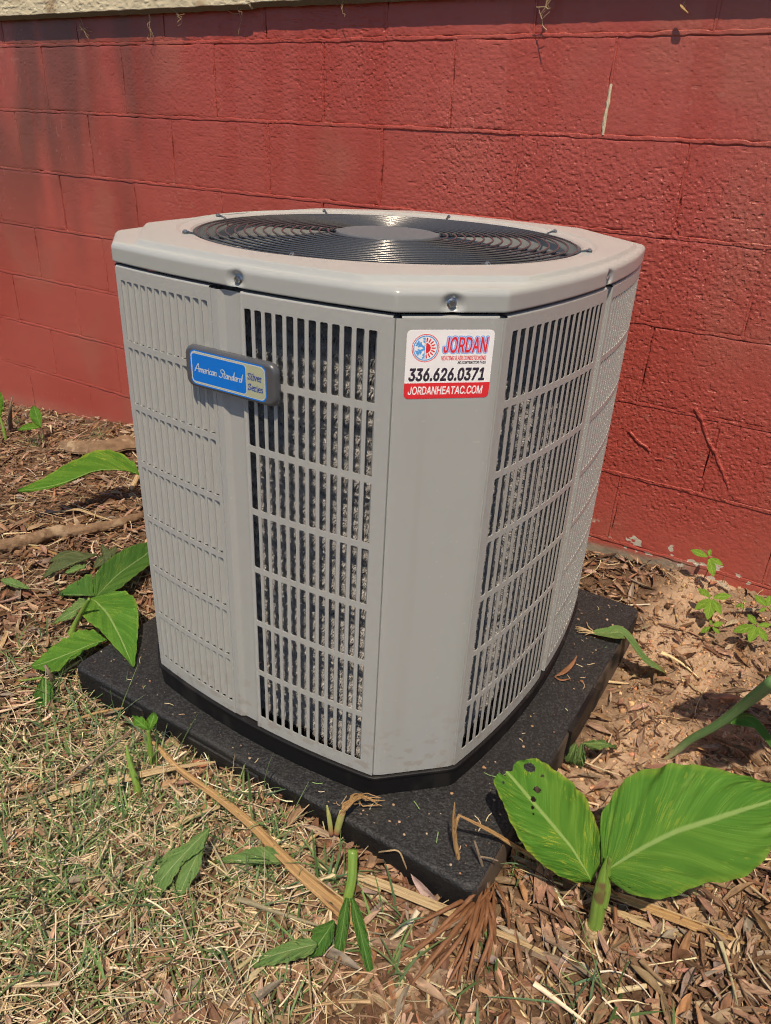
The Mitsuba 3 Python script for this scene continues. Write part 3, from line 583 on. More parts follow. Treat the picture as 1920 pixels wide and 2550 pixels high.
# ------------------------------------------------------------------ measured shapes of plants and stalks (metres, world)
FEAT = {"leaves":{"canna_l":{"b":[-0.092,-1.1238,0.104],"e":[-0.8681,0.2403,0.4343],"n":[0.3076,-0.4264,0.8506],"L":0.1941,"l":[[-0.0103,0.0045],[0.0494,0.0206],[0.1547,0.0381],[0.3019,0.0532],[0.4542,0.0582],[0.6386,0.051],[0.8118,0.039],[0.9832,0.0279],[1.0089,0.0161],[1.0141,0.0002]],"r":[[-0.0089,-0.0033],[0.0316,-0.0199],[0.12,-0.0381],[0.2729,-0.0544],[0.4477,-0.0666],[0.5917,-0.0672],[0.7107,-0.0627],[0.8298,-0.0554],[0.9258,-0.0514],[0.9748,-0.0444]],"m":[[0.0139,-0.0026],[0.2659,-0.0071],[0.5246,-0.0036],[0.7417,-0.0014],[0.9719,-0.0003]]},"canna_r":{"b":[-0.0808,-1.1075,0.114],"e":[0.6667,0.5587,0.4933],"n":[-0.1688,-0.5315,0.83],"L":0.3084,"l":[[0.0029,0.0105],[0.0618,0.048],[0.129,0.0671],[0.2449,0.086],[0.3693,0.0942],[0.5249,0.088],[0.6483,0.0733],[0.7834,0.0481],[0.9049,0.0204]],"r":[[-0.0006,-0.0064],[0.0289,-0.0288],[0.1038,-0.0544],[0.1893,-0.0719],[0.297,-0.0761],[0.3994,-0.0766],[0.4808,-0.0842],[0.5667,-0.0836],[0.7042,-0.0669]],"m":[[-0.0036,-0.0009],[0.2101,0.0051],[0.3948,0.0059],[0.5663,0.001],[0.8496,-0.005]]},"left_a":{"b":[-1.3294,-1.034,0.0656],"e":[0.923,-0.3813,0.0514],"n":[-0.1056,-0.1226,0.9868],"L":0.3197,"l":[[0.0449,0.0269],[0.1169,0.0546],[0.229,0.0673],[0.3932,0.0669],[0.5808,0.0547],[0.7432,0.0383],[0.8863,0.0193],[0.9766,0.0047]],"r":[[0.0437,-0.0176],[0.113,-0.0339],[0.2217,-0.0434],[0.3739,-0.044],[0.594,-0.0262],[0.7304,-0.0207],[0.8824,-0.0084],[0.9842,-0.0023]],"m":[[0.0341,0.0072],[0.3911,0.0132],[0.7332,0.0073],[0.9909,0.0]]},"left_b":{"b":[-1.3294,-1.014,0.0606],"e":[-0.3881,0.9159,-0.1027],"n":[0.2393,0.2077,0.9485],"L":0.3246,"l":[[-0.0434,0.0128],[0.0549,0.0292],[0.2223,0.0407],[0.4666,0.0487],[0.7,0.0479],[0.8669,0.0331],[0.9412,0.0192]],"r":[[-0.0095,-0.009],[0.0971,-0.0317],[0.3108,-0.038],[0.5704,-0.0359],[0.7889,-0.0222]],"m":[[-0.0437,-0.0003],[0.307,0.0008],[0.7263,-0.0109]]},"left_c":{"b":[-1.1668,-1.1139,0.0637],"e":[-0.4938,-0.8627,-0.1088],"n":[-0.0541,-0.0944,0.9941],"L":0.1553,"l":[[0.088,0.0085],[0.2856,0.0118],[0.4883,0.0249],[0.6339,0.0425],[0.7208,0.0597],[0.8626,0.0286],[0.9685,0.0082]],"r":[[0.0853,-0.0311],[0.186,-0.0495],[0.3161,-0.059],[0.5208,-0.0497],[0.7244,-0.0355],[0.9285,-0.0116],[0.9851,-0.0037]],"m":[[0.0715,-0.0068],[0.471,0.0051],[0.8478,0.0066]]},"left_d":{"b":[-1.3394,-1.004,0.0556],"e":[-0.9477,-0.1572,-0.2779],"n":[-0.2051,-0.3674,0.9072],"L":0.1332,"l":[[0.2838,-0.0068],[0.6388,-0.0042],[0.9105,0.0008]],"r":[[0.4322,-0.0641],[0.6105,-0.0496],[0.8444,-0.0254],[0.9548,-0.0062]],"m":[]},"left_e":{"b":[-1.3344,-1.034,0.0536],"e":[-0.1525,-0.972,-0.1786],"n":[0.3331,-0.2207,0.9167],"L":0.0939,"l":[[0.2904,0.0037],[0.4706,0.018],[0.7237,0.009],[0.926,0.0044]],"r":[[0.0345,-0.0212],[0.5446,-0.0114],[0.87,-0.0038]],"m":[]},"left_f":{"b":[-1.1754,-1.268,0.0624],"e":[0.5309,-0.4203,-0.7359],"n":[0.6295,-0.3858,0.6745],"L":0.0678,"l":[[0.0498,0.0104],[0.3285,0.0183],[0.543,0.0184],[0.8181,0.0102]],"r":[[0.0576,-0.003],[0.286,-0.0135],[0.5298,-0.0174],[0.7975,-0.0122]],"m":[]},"flat_a":{"b":[-1.5422,-0.8448,0.0223],"e":[-0.0955,-0.995,-0.0292],"n":[0.2089,-0.0487,0.9767],"L":0.1612,"l":[[0.3378,0.0097],[0.5952,0.0024],[0.8733,0.0023]],"r":[[0.2062,-0.0223],[0.4393,-0.0368],[0.7811,-0.0216]],"m":[]},"flat_b":{"b":[-1.5859,-0.868,0.0271],"e":[-0.3647,-0.9257,-0.1],"n":[0.1869,-0.178,0.9661],"L":0.082,"l":[[0.3664,0.0144],[0.7093,0.0076]],"r":[[0.3079,-0.0113],[0.6254,-0.0135]],"m":[]},"flat_c":{"b":[-1.5812,-0.7992,0.0198],"e":[0.8612,-0.5047,-0.0601],"n":[0.0409,-0.0489,0.998],"L":0.1032,"l":[[0.3073,0.0101],[0.6979,0.0147]],"r":[[0.3827,-0.0083],[0.8231,-0.0081]],"m":[]},"flat_d":{"b":[-1.5475,-0.7784,0.0148],"e":[0.3148,-0.948,-0.0471],"n":[0.15,0.0006,0.9887],"L":0.1124,"l":[[0.2868,0.0194],[0.8339,0.0223]],"r":[[0.3342,-0.0123],[0.7918,-0.0106]],"m":[]},"flat_e":{"b":[-1.5285,-1.058,0.0302],"e":[-0.9914,-0.0593,-0.1168],"n":[-0.1074,-0.1425,0.9839],"L":0.113,"l":[[0.274,0.0105],[0.6516,0.0124]],"r":[[0.5511,-0.0138],[0.9117,-0.0099]],"m":[]},"flat_f":{"b":[-1.5167,-0.9017,0.025],"e":[-0.3747,-0.9147,-0.1513],"n":[0.1638,-0.2259,0.9603],"L":0.0568,"l":[[0.1485,0.0129],[0.6744,0.0119]],"r":[[0.2755,-0.01],[0.7486,-0.0089]],"m":[]},"back":{"b":[-1.7183,-0.5325,0.0994],"e":[-0.5176,-0.8555,0.0147],"n":[0.3918,-0.2216,0.893],"L":0.3429,"l":[[0.0415,-0.0006],[0.164,-0.0041],[0.327,-0.0045],[0.449,-0.0005],[0.5664,-0.0022],[0.6716,0.0081],[0.8244,0.0094],[0.9296,0.0107]],"r":[[0.0126,-0.0506],[0.1041,-0.068],[0.2063,-0.0799],[0.3314,-0.0772],[0.4588,-0.0649],[0.5786,-0.0642],[0.6615,-0.0537],[0.7856,-0.0328],[0.8807,-0.0219],[0.9687,-0.0053]],"m":[[0.036,-0.0101],[0.2485,-0.0308],[0.3959,-0.028],[0.5241,-0.009],[0.6468,0.004],[0.8391,0.0085]]},"seed_a":{"b":[-2.5366,-0.312,-0.0028],"e":[-0.5246,0.1519,0.8377],"n":[0.7232,-0.4396,0.5326],"L":0.0888,"l":[[0.2939,0.0236],[0.5681,0.0264],[0.8473,0.016]],"r":[[0.1537,-0.008],[0.3968,-0.016],[0.7527,-0.0161]],"m":[]},"seed_b":{"b":[-2.5366,-0.312,-0.0028],"e":[-0.3346,-0.9272,0.1685],"n":[0.4063,0.0194,0.9135],"L":0.0813,"l":[[0.2403,-0.0417],[0.6494,-0.0192]],"r":[[0.0901,-0.077],[0.5126,-0.0658],[0.9438,-0.049]],"m":[]},"edge_a":{"b":[-2.7289,-0.3559,0.0049],"e":[-0.2038,0.2537,0.9456],"n":[0.8086,-0.5009,0.3087],"L":0.1091,"l":[[0.2766,0.0184],[0.6206,0.0194]],"r":[[0.3118,-0.014],[0.6231,-0.0171],[0.864,-0.0126]],"m":[]},"crump_a":{"b":[-0.2084,-0.7728,0.0269],"e":[0.6078,0.6972,-0.3803],"n":[0.4279,0.1159,0.8964],"L":0.0884,"l":[[0.1527,0.0033],[0.4781,0.0057],[0.8134,0.0023]],"r":[[-0.0244,-0.0274],[0.3292,-0.0192],[0.7448,-0.0088]],"m":[]},"crump_b":{"b":[-0.2091,-0.7837,0.037],"e":[0.005,0.035,-0.9994],"n":[0.2008,-0.9791,-0.0333],"L":0.06,"l":[[0.1729,0.009],[0.4563,0.0103],[0.8307,0.0073]],"r":[[0.2571,-0.004],[0.6216,-0.0058],[0.9109,-0.0046]],"m":[]},"crump_c":{"b":[-0.2186,-0.7902,0.0369],"e":[-0.1318,-0.122,-0.9837],"n":[-0.0405,-0.9909,0.1283],"L":0.0508,"l":[[0.0163,0.0127],[0.493,0.0117],[0.8007,0.009]],"r":[[0.0925,-0.0066],[0.4774,-0.001],[0.8233,-0.0018]],"m":[]},"wilt_a":{"b":[-0.6175,-1.3677,0.1035],"e":[-0.2285,-0.8369,-0.4973],"n":[0.0879,-0.5265,0.8456],"L":0.1269,"l":[[0.1812,0.0187],[0.4676,0.011],[0.6548,0.0173],[0.9106,0.0176]],"r":[[0.2655,-0.0088],[0.5021,-0.0188],[0.7417,-0.0098],[0.9414,-0.0009]],"m":[]},"wilt_b":{"b":[-0.6161,-1.3721,0.0984],"e":[0.1126,-0.8193,-0.5622],"n":[0.2361,-0.5275,0.8161],"L":0.1066,"l":[[0.1478,0.0043],[0.465,0.0144],[0.6692,0.0102],[0.8703,0.0061]],"r":[[0.2506,-0.0059],[0.471,-0.0133],[0.6898,-0.0124],[0.9122,-0.0052]],"m":[]},"wilt_c":{"b":[-0.5072,-1.3249,0.061],"e":[-0.8665,-0.4862,-0.1129],"n":[0.0078,-0.2395,0.9709],"L":0.1133,"l":[[0.0697,0.0078],[0.3869,0.0095],[0.7142,0.0059]],"r":[[0.1675,-0.0171],[0.4863,-0.0129],[0.7345,-0.0057]],"m":[]},"wilt_d":{"b":[-0.3779,-1.3707,0.0815],"e":[-0.1663,-0.8096,-0.5629],"n":[0.0407,-0.576,0.8164],"L":0.0547,"l":[[0.3745,0.015],[0.7557,0.0151]],"r":[[0.4411,-0.0175],[0.7323,-0.0105]],"m":[]},"wilt_e":{"b":[-0.3804,-1.4079,0.0753],"e":[-0.7441,-0.5559,-0.3706],"n":[-0.1711,-0.3777,0.91],"L":0.1058,"l":[[0.0759,0.017],[0.3953,0.0177],[0.8119,0.0121]],"r":[[0.0587,-0.0083],[0.3829,-0.0106],[0.7117,-0.0046]],"m":[]},"strip_a":{"b":[-0.3827,-1.3324,0.0828],"e":[0.2892,-0.6779,-0.6758],"n":[0.3025,-0.6051,0.7364],"L":0.0954,"l":[[0.1463,0.0073],[0.5178,0.0082],[0.8888,0.0041]],"r":[[0.2365,-0.0098],[0.6065,-0.0088],[0.8443,-0.0056]],"m":[]},"strip_b":{"b":[-0.3773,-1.3285,0.0824],"e":[0.6484,-0.4572,-0.6087],"n":[0.4465,-0.4193,0.7905],"L":0.1135,"l":[[0.1968,0.0026],[0.6029,0.0053],[0.9119,0.0049]],"r":[[0.1665,-0.0087],[0.568,-0.0074],[0.9107,-0.0046]],"m":[]},"shoot_leaf":{"b":[-0.8419,-1.2833,0.1168],"e":[-0.9887,0.033,0.146],"n":[0.139,-0.1594,0.9774],"L":0.0425,"l":[[0.0924,-0.006],[0.3732,0.0096]],"r":[[0.4563,-0.0246],[0.9935,-0.0127]],"m":[]},"shoot_leaf2":{"b":[-0.8419,-1.2833,0.1168],"e":[-0.5159,0.8315,0.2058],"n":[0.19,-0.1232,0.974],"L":0.0364,"l":[[0.3552,-0.0088]],"r":[[0.5528,0.0134]],"m":[]}},"tubes":{"left_stem":[[-1.3078,-1.1161,0.0073,0.0081],[-1.2959,-1.099,0.0469,0.0065],[-1.2635,-1.0944,0.0972,0.0053],[-1.2356,-1.0947,0.1355,0.0041]],"left_petiole":[[-1.2552,-1.2765,0.0221,0.0021],[-1.216,-1.2729,0.0424,0.0024],[-1.1765,-1.2672,0.0624,0.0026]],"left_brownstem":[[-1.1944,-1.2459,0.0721,0.0033],[-1.1841,-1.2452,0.0521,0.0047],[-1.1972,-1.2292,0.0119,0.0061]],"log":[[-1.8095,-0.9562,0.0079,0.019],[-1.7777,-0.9023,0.0094,0.0199],[-1.7548,-0.8121,0.0075,0.0192],[-1.7136,-0.7654,0.0054,0.0182],[-1.6784,-0.6914,0.0041,0.0138],[-1.6545,-0.5921,0.002,0.0112]],"stick_a":[[-1.9298,-0.7666,-0.007,0.0029],[-1.8711,-0.7123,-0.001,0.0044],[-1.8411,-0.6779,-0.0008,0.0063],[-1.7738,-0.6679,-0.004,0.0048],[-1.7123,-0.6543,-0.0077,0.0023]],"stick_b":[[-2.0851,-0.7815,-0.0186,0.0031],[-2.0433,-0.7488,-0.0123,0.0025],[-2.0122,-0.71,-0.0147,0.0015]],"stick_c":[[-1.8491,-0.4705,-0.0147,0.0081],[-1.8718,-0.4237,0.0042,0.0082],[-1.8935,-0.3909,0.0133,0.0073]],"stick_d":[[-1.7767,-0.9009,-0.0026,0.005],[-1.7066,-0.8945,0.0046,0.0053],[-1.6514,-0.8853,0.0009,0.0026]],"seed_stem":[[-2.5419,-0.3044,-0.0667,0.004],[-2.5353,-0.3082,-0.0348,0.0035],[-2.5366,-0.312,-0.0028,0.003]],"edge_stem":[[-2.7002,-0.3679,-0.0822,0.007],[-2.7105,-0.3619,-0.0386,0.006],[-2.7289,-0.3559,0.0049,0.004]],"dead_spike":[[-2.8155,-0.273,-0.0974,0.011],[-2.7154,-0.3164,0.0293,0.006],[-2.7199,-0.2932,0.0782,0.0015]],"bark_slab":[[-2.3845,-0.3358,-0.0216,0.02],[-2.2417,-0.3305,0.0086,0.045],[-2.1663,-0.3037,0.0228,0.055],[-2.1556,-0.2037,0.0136,0.05]],"torn_mid":[[-0.2957,-0.4884,0.082,0],[-0.2611,-0.4715,0.086,0],[-0.2336,-0.4524,0.0835,0],[-0.1798,-0.4341,0.0262,0],[-0.1317,-0.3962,-0.0159,0]],"stalk":[[-0.0679,-0.6695,-0.0161,0.0076],[-0.0516,-0.6707,0.0152,0.0086],[-0.033,-0.6735,0.0568,0.0093],[0.0018,-0.6835,0.1196,0.0099],[0.0313,-0.6973,0.192,0.0111],[0.0631,-0.74,0.2941,0.0129]],"stalk_droop":[[0.0008,-0.678,0.1196,0.006],[0.014,-0.6777,0.1407,0.012],[0.0314,-0.6767,0.1522,0.017],[0.056,-0.6665,0.1544,0.019],[0.0774,-0.6605,0.1362,0.019],[0.1013,-0.6525,0.1082,0.017]],"creeper_a":[[-0.1341,-0.0546,0.1335],[-0.1814,-0.0547,0.1413],[-0.1382,-0.0358,0.1494],[-0.0967,-0.0565,0.1251],[-0.1094,-0.0906,0.1043],[-0.1369,-0.0152,0.0416]],"creeper_b":[[-0.0953,-0.1643,0.0823],[-0.1335,-0.1415,0.0864],[-0.1234,-0.1937,0.0544],[-0.0879,-0.2159,0.0525],[-0.0631,-0.1951,0.0662],[-0.0558,-0.1435,0.0962],[-0.0831,-0.1675,0.0127]],"creeper_c":[[0.017,-0.2247,0.0818],[-0.0087,-0.1966,0.0904],[-0.0274,-0.2399,0.0565],[0.0125,-0.271,0.0627],[0.0455,-0.2556,0.0699],[0.0448,-0.2095,0.089],[0.0116,-0.1856,0.0168]],"creeper_d":[[0.0275,-0.145,0.0938],[-0.0079,-0.1172,0.1027],[0.0132,-0.1616,0.0842],[0.0248,-0.1128,0.1112],[0.0515,-0.1469,0.0914],[0.0433,-0.0959,0.0319]],"creeper_e":[[-0.0254,-0.1239,0.0744],[-0.0388,-0.1322,0.06],[-0.0251,-0.1405,0.0652],[-0.0214,-0.1119,0.0753],[-0.0302,-0.1222,0.0245]],"creeper_f":[[-0.0751,-0.2135,0.0351],[-0.094,-0.2266,0.0154],[-0.0536,-0.2269,0.031],[-0.0538,-0.1864,0.0399],[-0.0828,-0.1979,0.0423],[-0.0661,-0.1959,0.0089]],"cut_stalk":[[-0.4101,-1.2788,0.1095,0.0077],[-0.3976,-1.2986,0.074,0.0074],[-0.3927,-1.3168,0.0488,0.0074],[-0.3898,-1.3266,0.0335,0.0055]],"shoot_a":[[-0.8463,-1.3305,0.1171,0.0013],[-0.8332,-1.3378,0.0931,0.0044],[-0.8169,-1.3434,0.0642,0.0058],[-0.8044,-1.349,0.0299,0.0067]],"shoot_b":[[-0.8436,-1.2844,0.1167,0.0031],[-0.8426,-1.2858,0.0718,0.0045],[-0.8411,-1.2865,0.0269,0.0056]],"sprout":[[-0.4896,-1.236,0.1123,0.0012],[-0.4862,-1.2347,0.0871,0.0036],[-0.4827,-1.2324,0.0467,0.0041]],"sprout_b":[[-0.4772,-1.2251,0.0459,0.0054],[-0.4723,-1.2243,0.0755,0.0061],[-0.4673,-1.2245,0.1002,0.0052]],"fiber":[[-0.4665,-1.2268,0.1004,0.0052],[-0.4607,-1.2183,0.1143,0.0076],[-0.4611,-1.1909,0.1068,0.0057],[-0.4531,-1.1783,0.095,0.0033],[-0.4352,-1.1633,0.0871,0.0016]],"dry_a":[[-0.8923,-1.2491,0.0513,0.0043],[-0.8176,-1.2726,0.0585,0.005],[-0.7587,-1.2849,0.0618,0.0057],[-0.6681,-1.2941,0.0684,0.0072],[-0.5823,-1.3054,0.0681,0.0082],[-0.5235,-1.3189,0.0667,0.0088],[-0.4712,-1.3277,0.0642,0.0094],[-0.426,-1.3298,0.0562,0.0109],[-0.3826,-1.3314,0.0478,0.0116],[-0.3588,-1.3295,0.0358,0.0086],[-0.341,-1.3278,0.0192,0.0024]],"dry_b":[[-0.9607,-1.514,0.0328,0.0046],[-0.9282,-1.4504,0.037,0.006],[-0.8921,-1.394,0.0439,0.0064],[-0.841,-1.3418,0.0525,0.0068],[-0.7985,-1.301,0.0603,0.0058],[-0.7595,-1.2565,0.0608,0.004],[-0.7365,-1.2341,0.0603,0.0022]],"twig_a":[[-0.877,-1.2983,0.104,0.0018],[-0.9127,-1.3457,0.0618,0.0028],[-0.9216,-1.3792,0.0517,0.0028],[-0.9304,-1.411,0.0466,0.0028],[-0.9534,-1.4539,0.0408,0.0023],[-0.9891,-1.4901,0.0396,0.0023]],"dry_c":[[-0.7098,-1.3749,0.0481,0.0042],[-0.6887,-1.3386,0.0537,0.0051],[-0.6629,-1.3004,0.0586,0.0034]],"dry_d":[[-0.543,-1.3016,0.0472,0.0021],[-0.5145,-1.2843,0.0488,0.0025],[-0.4912,-1.265,0.0441,0.0021]],"twig_b":[[-0.498,-1.5342,0.0353,0.0023],[-0.4738,-1.5243,0.0364,0.0023],[-0.4397,-1.5168,0.0326,0.0022],[-0.3986,-1.5138,0.0277,0.0022]],"pink_stick":[[-1.0574,-1.2986,0.0323,0.0025],[-1.0257,-1.2579,0.0419,0.0025],[-0.9883,-1.2243,0.0481,0.002]],"dry_e":[[-0.4075,-1.2699,0.044,0.0072],[-0.3607,-1.2577,0.04,0.0076],[-0.3065,-1.245,0.035,0.0076],[-0.246,-1.2305,0.0272,0.0068],[-0.1726,-1.2125,0.0188,0.0051],[-0.1227,-1.1972,0.0073,0.0026]],"dry_f":[[-0.1183,-1.0549,0.0016,0.0046],[-0.0537,-1.0465,0.009,0.0073],[0.0199,-1.0379,0.0132,0.0087],[0.073,-1.0272,0.0114,0.0064],[0.1413,-1.0137,0.0101,0.0019]],"dry_g":[[-0.1135,-1.0543,-0.0033,0.0037],[-0.0654,-1.0682,0.0013,0.0055],[-0.0086,-1.0666,0.0041,0.0063],[0.0441,-1.0557,0.005,0.0055],[0.1044,-1.0408,0.0084,0.0023]],"dry_h":[[-0.1959,-1.2117,0.0106,0.0069],[-0.1353,-1.2038,0.0061,0.0077],[-0.0827,-1.1913,0.0041,0.0064],[-0.0294,-1.1838,-0.0009,0.0022]],"twig_c":[[-0.0565,-1.0702,0.0198,0.0027],[-0.0474,-1.0885,0.0108,0.0036],[-0.0339,-1.1094,-0.0079,0.004]],"twig_d":[[-0.2256,-1.1659,0.019,0.0022],[-0.2397,-1.1659,0.0602,0.0021],[-0.2491,-1.1724,0.0968,0.0021],[-0.2609,-1.1712,0.1228,0.0016]],"twig_e":[[-0.2491,-1.1724,0.0968,0.0017],[-0.2349,-1.1684,0.1001,0.0012],[-0.2216,-1.164,0.0985,0.0012]],"grass_bend":[[-0.4164,-1.2054,0.0202,0.0013],[-0.3828,-1.2251,0.0695,0.0013],[-0.3638,-1.2199,0.0776,0.0013],[-0.3524,-1.218,0.0566,0.0013],[-0.345,-1.2119,0.0254,0.0009]],"snap_a":[[-0.2724,-1.1739,0.0243,0.0052],[-0.2801,-1.1765,0.0703,0.0047],[-0.2896,-1.1794,0.1166,0.0045],[-0.2925,-1.1848,0.1576,0.0032],[-0.2939,-1.1873,0.198,0.0012]],"snap_b":[[-0.2895,-1.184,0.1322,0.002],[-0.289,-1.1817,0.1569,0.0028],[-0.2881,-1.1771,0.1662,0.002]],"snap_c":[[-0.289,-1.1779,0.1664,0.002],[-0.2674,-1.1522,0.136,0.0033],[-0.244,-1.1278,0.1058,0.0042],[-0.2113,-1.0991,0.0653,0.0044],[-0.1837,-1.0704,0.0267,0.0041]],"pods":[[[-0.2312,-1.157,0.0244],[-0.2591,-1.2346,0.047],[-0.303,-1.2863,0.0229]],[[-0.229,-1.1451,0.0172],[-0.2565,-1.2739,0.0428],[-0.2953,-1.3574,0.0259]],[[-0.2253,-1.1772,0.0411],[-0.2363,-1.2867,0.0609],[-0.2565,-1.3554,0.0268]],[[-0.2223,-1.1684,0.0321],[-0.2359,-1.2691,0.0528],[-0.2577,-1.329,0.0241]],[[-0.233,-1.1795,0.0287],[-0.2346,-1.2568,0.0468],[-0.2492,-1.3091,0.0276]],[[-0.2217,-1.1617,0.0361],[-0.2094,-1.2637,0.0543],[-0.2151,-1.3386,0.0234]],[[-0.238,-1.1691,0.0424],[-0.2118,-1.2718,0.0589],[-0.204,-1.3218,0.0157]],[[-0.2312,-1.1719,0.0358],[-0.2082,-1.2509,0.0516],[-0.1961,-1.3036,0.0174]],[[-0.219,-1.1676,0.0332],[-0.1913,-1.2422,0.0485],[-0.1881,-1.2896,0.0223]],[[-0.2287,-1.1845,0.0381],[-0.1915,-1.2409,0.0506],[-0.1815,-1.2678,0.0156]],[[-0.228,-1.1839,0.039],[-0.2009,-1.2155,0.0512],[-0.1869,-1.2261,0.0076]],[[-0.2237,-1.1546,0.0389],[-0.1891,-1.1917,0.0519],[-0.174,-1.2038,0.0065]],[[-0.2205,-1.1693,0.0263],[-0.2512,-1.2736,0.0491],[-0.2876,-1.3395,0.0197]],[[-0.2254,-1.1837,0.0388],[-0.223,-1.2708,0.0562],[-0.2415,-1.337,0.0275]],[[-0.2357,-1.1716,0.0282],[-0.2391,-1.2415,0.0468],[-0.2425,-1.2907,0.0204]],[[-0.24,-1.1603,0.0348],[-0.2267,-1.2207,0.0516],[-0.23,-1.2695,0.0264]],[[-0.2376,-1.1521,0.0408],[-0.2387,-1.2123,0.0593],[-0.2574,-1.2399,0.0235]],[[-0.2397,-1.1453,0.0317],[-0.2372,-1.1878,0.0484],[-0.2464,-1.2121,0.0218]],[[-0.2274,-1.1777,0.0264],[-0.241,-1.2327,0.0447],[-0.2681,-1.2658,0.0179]],[[-0.2342,-1.1497,0.0282],[-0.2116,-1.2263,0.0455],[-0.2076,-1.2713,0.0112]],[[-0.2262,-1.1745,0.0357],[-0.2092,-1.2185,0.05],[-0.2049,-1.2335,0.0192]],[[-0.2367,-1.1685,0.0208],[-0.2208,-1.2375,0.0373],[-0.2212,-1.3005,0.0184]],[[-0.233,-1.1669,0.0345],[-0.2475,-1.2464,0.0552],[-0.27,-1.3006,0.0264]],[[-0.2284,-1.1721,0.0274],[-0.2165,-1.2475,0.0442],[-0.209,-1.2942,0.0209]]],"clod":[-0.168,-1.0959,-0.0111]}}
TUFTS = [(-.18,-1.27,7),(-.06,-1.235,9),(-.02,-1.215,6),(.08,-1.19,4),(-.33,-1.30,10),(-.44,-1.30,8),(-.55,-1.28,8),(-.28,-1.36,9),(-.62,-1.24,9),(-.86,-1.24,8),(-1.0,-1.26,8),(-1.1,-1.26,5),(-.15,-1.36,6),(-1.45,-1.0,6),(-1.35,-1.15,8)]

# ------------------------------------------------------------------ painted concrete block wall with siding above
house = thing('house_wall', 'red painted concrete block wall with cream siding along its top', 'wall')
X0, Z0, BW, BH = -2.2324, 1.2896, .4064, .2032
def grid_patch(x0, x1, z0, z1, nx, nz, edge, seed):
    """one block face: pillowed edges with worn, uneven outline"""
    a = np.linspace(0, 1, nx); b = np.linspace(0, 1, nz)
    def ends(t): return np.sort(np.r_[t, [.004, .012, .03, .97, .988, .996]])
    a, b = ends(a), ends(b); A, B = np.meshgrid(a, b, indexing='ij')
    x = x0 + A * (x1 - x0); z = z0 + B * (z1 - z0)
    P = np.stack([x, z, x * 0 + seed], -1)
    x = x + .0035 * (nnoise(P * [0, 24, 1] + 5, 2) - .5) * 2 * np.where(A < .5, 1 - 2 * A, 2 * A - 1) ** 8 * np.sign(.5 - A)
    z = z + .0040 * (nnoise(P * [26, 0, 1] + 9, 3) - .5) * 2 * np.where(B < .5, 1 - 2 * B, 2 * B - 1) ** 8 * np.sign(.5 - B)
    dx = np.minimum(A, 1 - A) * (x1 - x0); dz = np.minimum(B, 1 - B) * (z1 - z0)
    e = np.clip(np.minimum(dx, dz) / .006, 0, 1); e = 1 - (1 - e) ** 2
    y = -(edge + .0016 * (nfbm(P * [7, 7, 1], 3, 11) - .3)) * e + .0015
    return np.stack([x, y, z], -1).reshape(-1, 3), quads(len(a), len(b))
m = MB(); m.add([[-6, .012, -.9], [2.5, .012, -.9], [2.5, .012, 2.6], [-6, .012, 2.6]], [[0, 1, 2, 3]])
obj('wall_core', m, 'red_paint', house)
for k in range(-1, 9):
    for i in range(-7, 10):
        x0 = X0 + BW * i + (BW / 2 if k % 2 else 0); z1 = Z0 - BH * k; z0 = z1 - BH
        if x0 > 1.0 or x0 < -5.2 or z1 < -.35: continue
        g = .0022; xm = x0 + BW / 2
        near = xm > -3.2
        v, f = grid_patch(x0 + g, x0 + BW - g, z0 + g, z1 - g, 30 if near else 12, 16 if near else 8, .0014 + .0009 * rng.random(), k * 31 + i)
        v[:, 1] += rng.normal(0, .0005)
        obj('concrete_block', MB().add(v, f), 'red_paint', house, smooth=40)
def joint(p0, p1, n, wid, amp, seed):
    """a bead of mortar, painted over: ragged ridge with hollows"""
    p0, p1 = np.array(p0), np.array(p1); t = np.linspace(0, 1, n); L = np.linalg.norm(p1 - p0)
    d = (p1 - p0) / L; s = np.array([-d[1], d[0]]); c = p0 + t[:, None] * (p1 - p0)
    wob = (nfbm(np.column_stack([t * L * 30, t * 0 + seed, t * 0]), 3, 5) - .5) * wid * .9
    ww = wid * (.45 + 1.1 * nfbm(np.column_stack([t * L * 45, t * 0 + seed, t * 0 + 4]), 3, 6))
    am = amp * np.clip(2.2 * (nfbm(np.column_stack([t * L * 14, t * 0 + seed, t * 0 + 8]), 3, 7) - .36), .02, 1.3)
    rows = []
    for q, h in ((-1, -.0035), (-.72, .25), (-.3, .9), (.1, 1.0), (.5, .55), (.8, .1), (1, -.0035)):
        xy = c + s * (wob + q * ww)[:, None]; hh = h if h < 0 else None
        y = np.full(n, .0045) if hh is not None else -(.0010 + am * h * (.75 + .5 * nnoise(np.column_stack([t * L * 160, t * 0 + q * 9, t * 0 + seed]), 8)))
        rows.append(np.column_stack([xy[:, 0], y, xy[:, 1]]))
    v = np.stack(rows, 1).reshape(-1, 3)
    return MB().add(v, quads(n, 7))
for k in range(0, 8):
    z = Z0 - BH * k
    if z < -.3: continue
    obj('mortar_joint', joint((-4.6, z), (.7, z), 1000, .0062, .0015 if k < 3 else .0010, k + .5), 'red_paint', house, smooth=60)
for k in range(-1, 8):
    for i in range(-3, 9):
        x = X0 + BW * i + (BW / 2 if k % 2 else 0); z1 = Z0 - BH * k
        if x < -3.6 or x > .6: continue
        obj('mortar_joint', joint((x + rng.normal(0, .001), z1 - BH), (x + rng.normal(0, .001), z1), 60, .0036, .0008, k * 17 + i), 'red_paint', house, smooth=60)
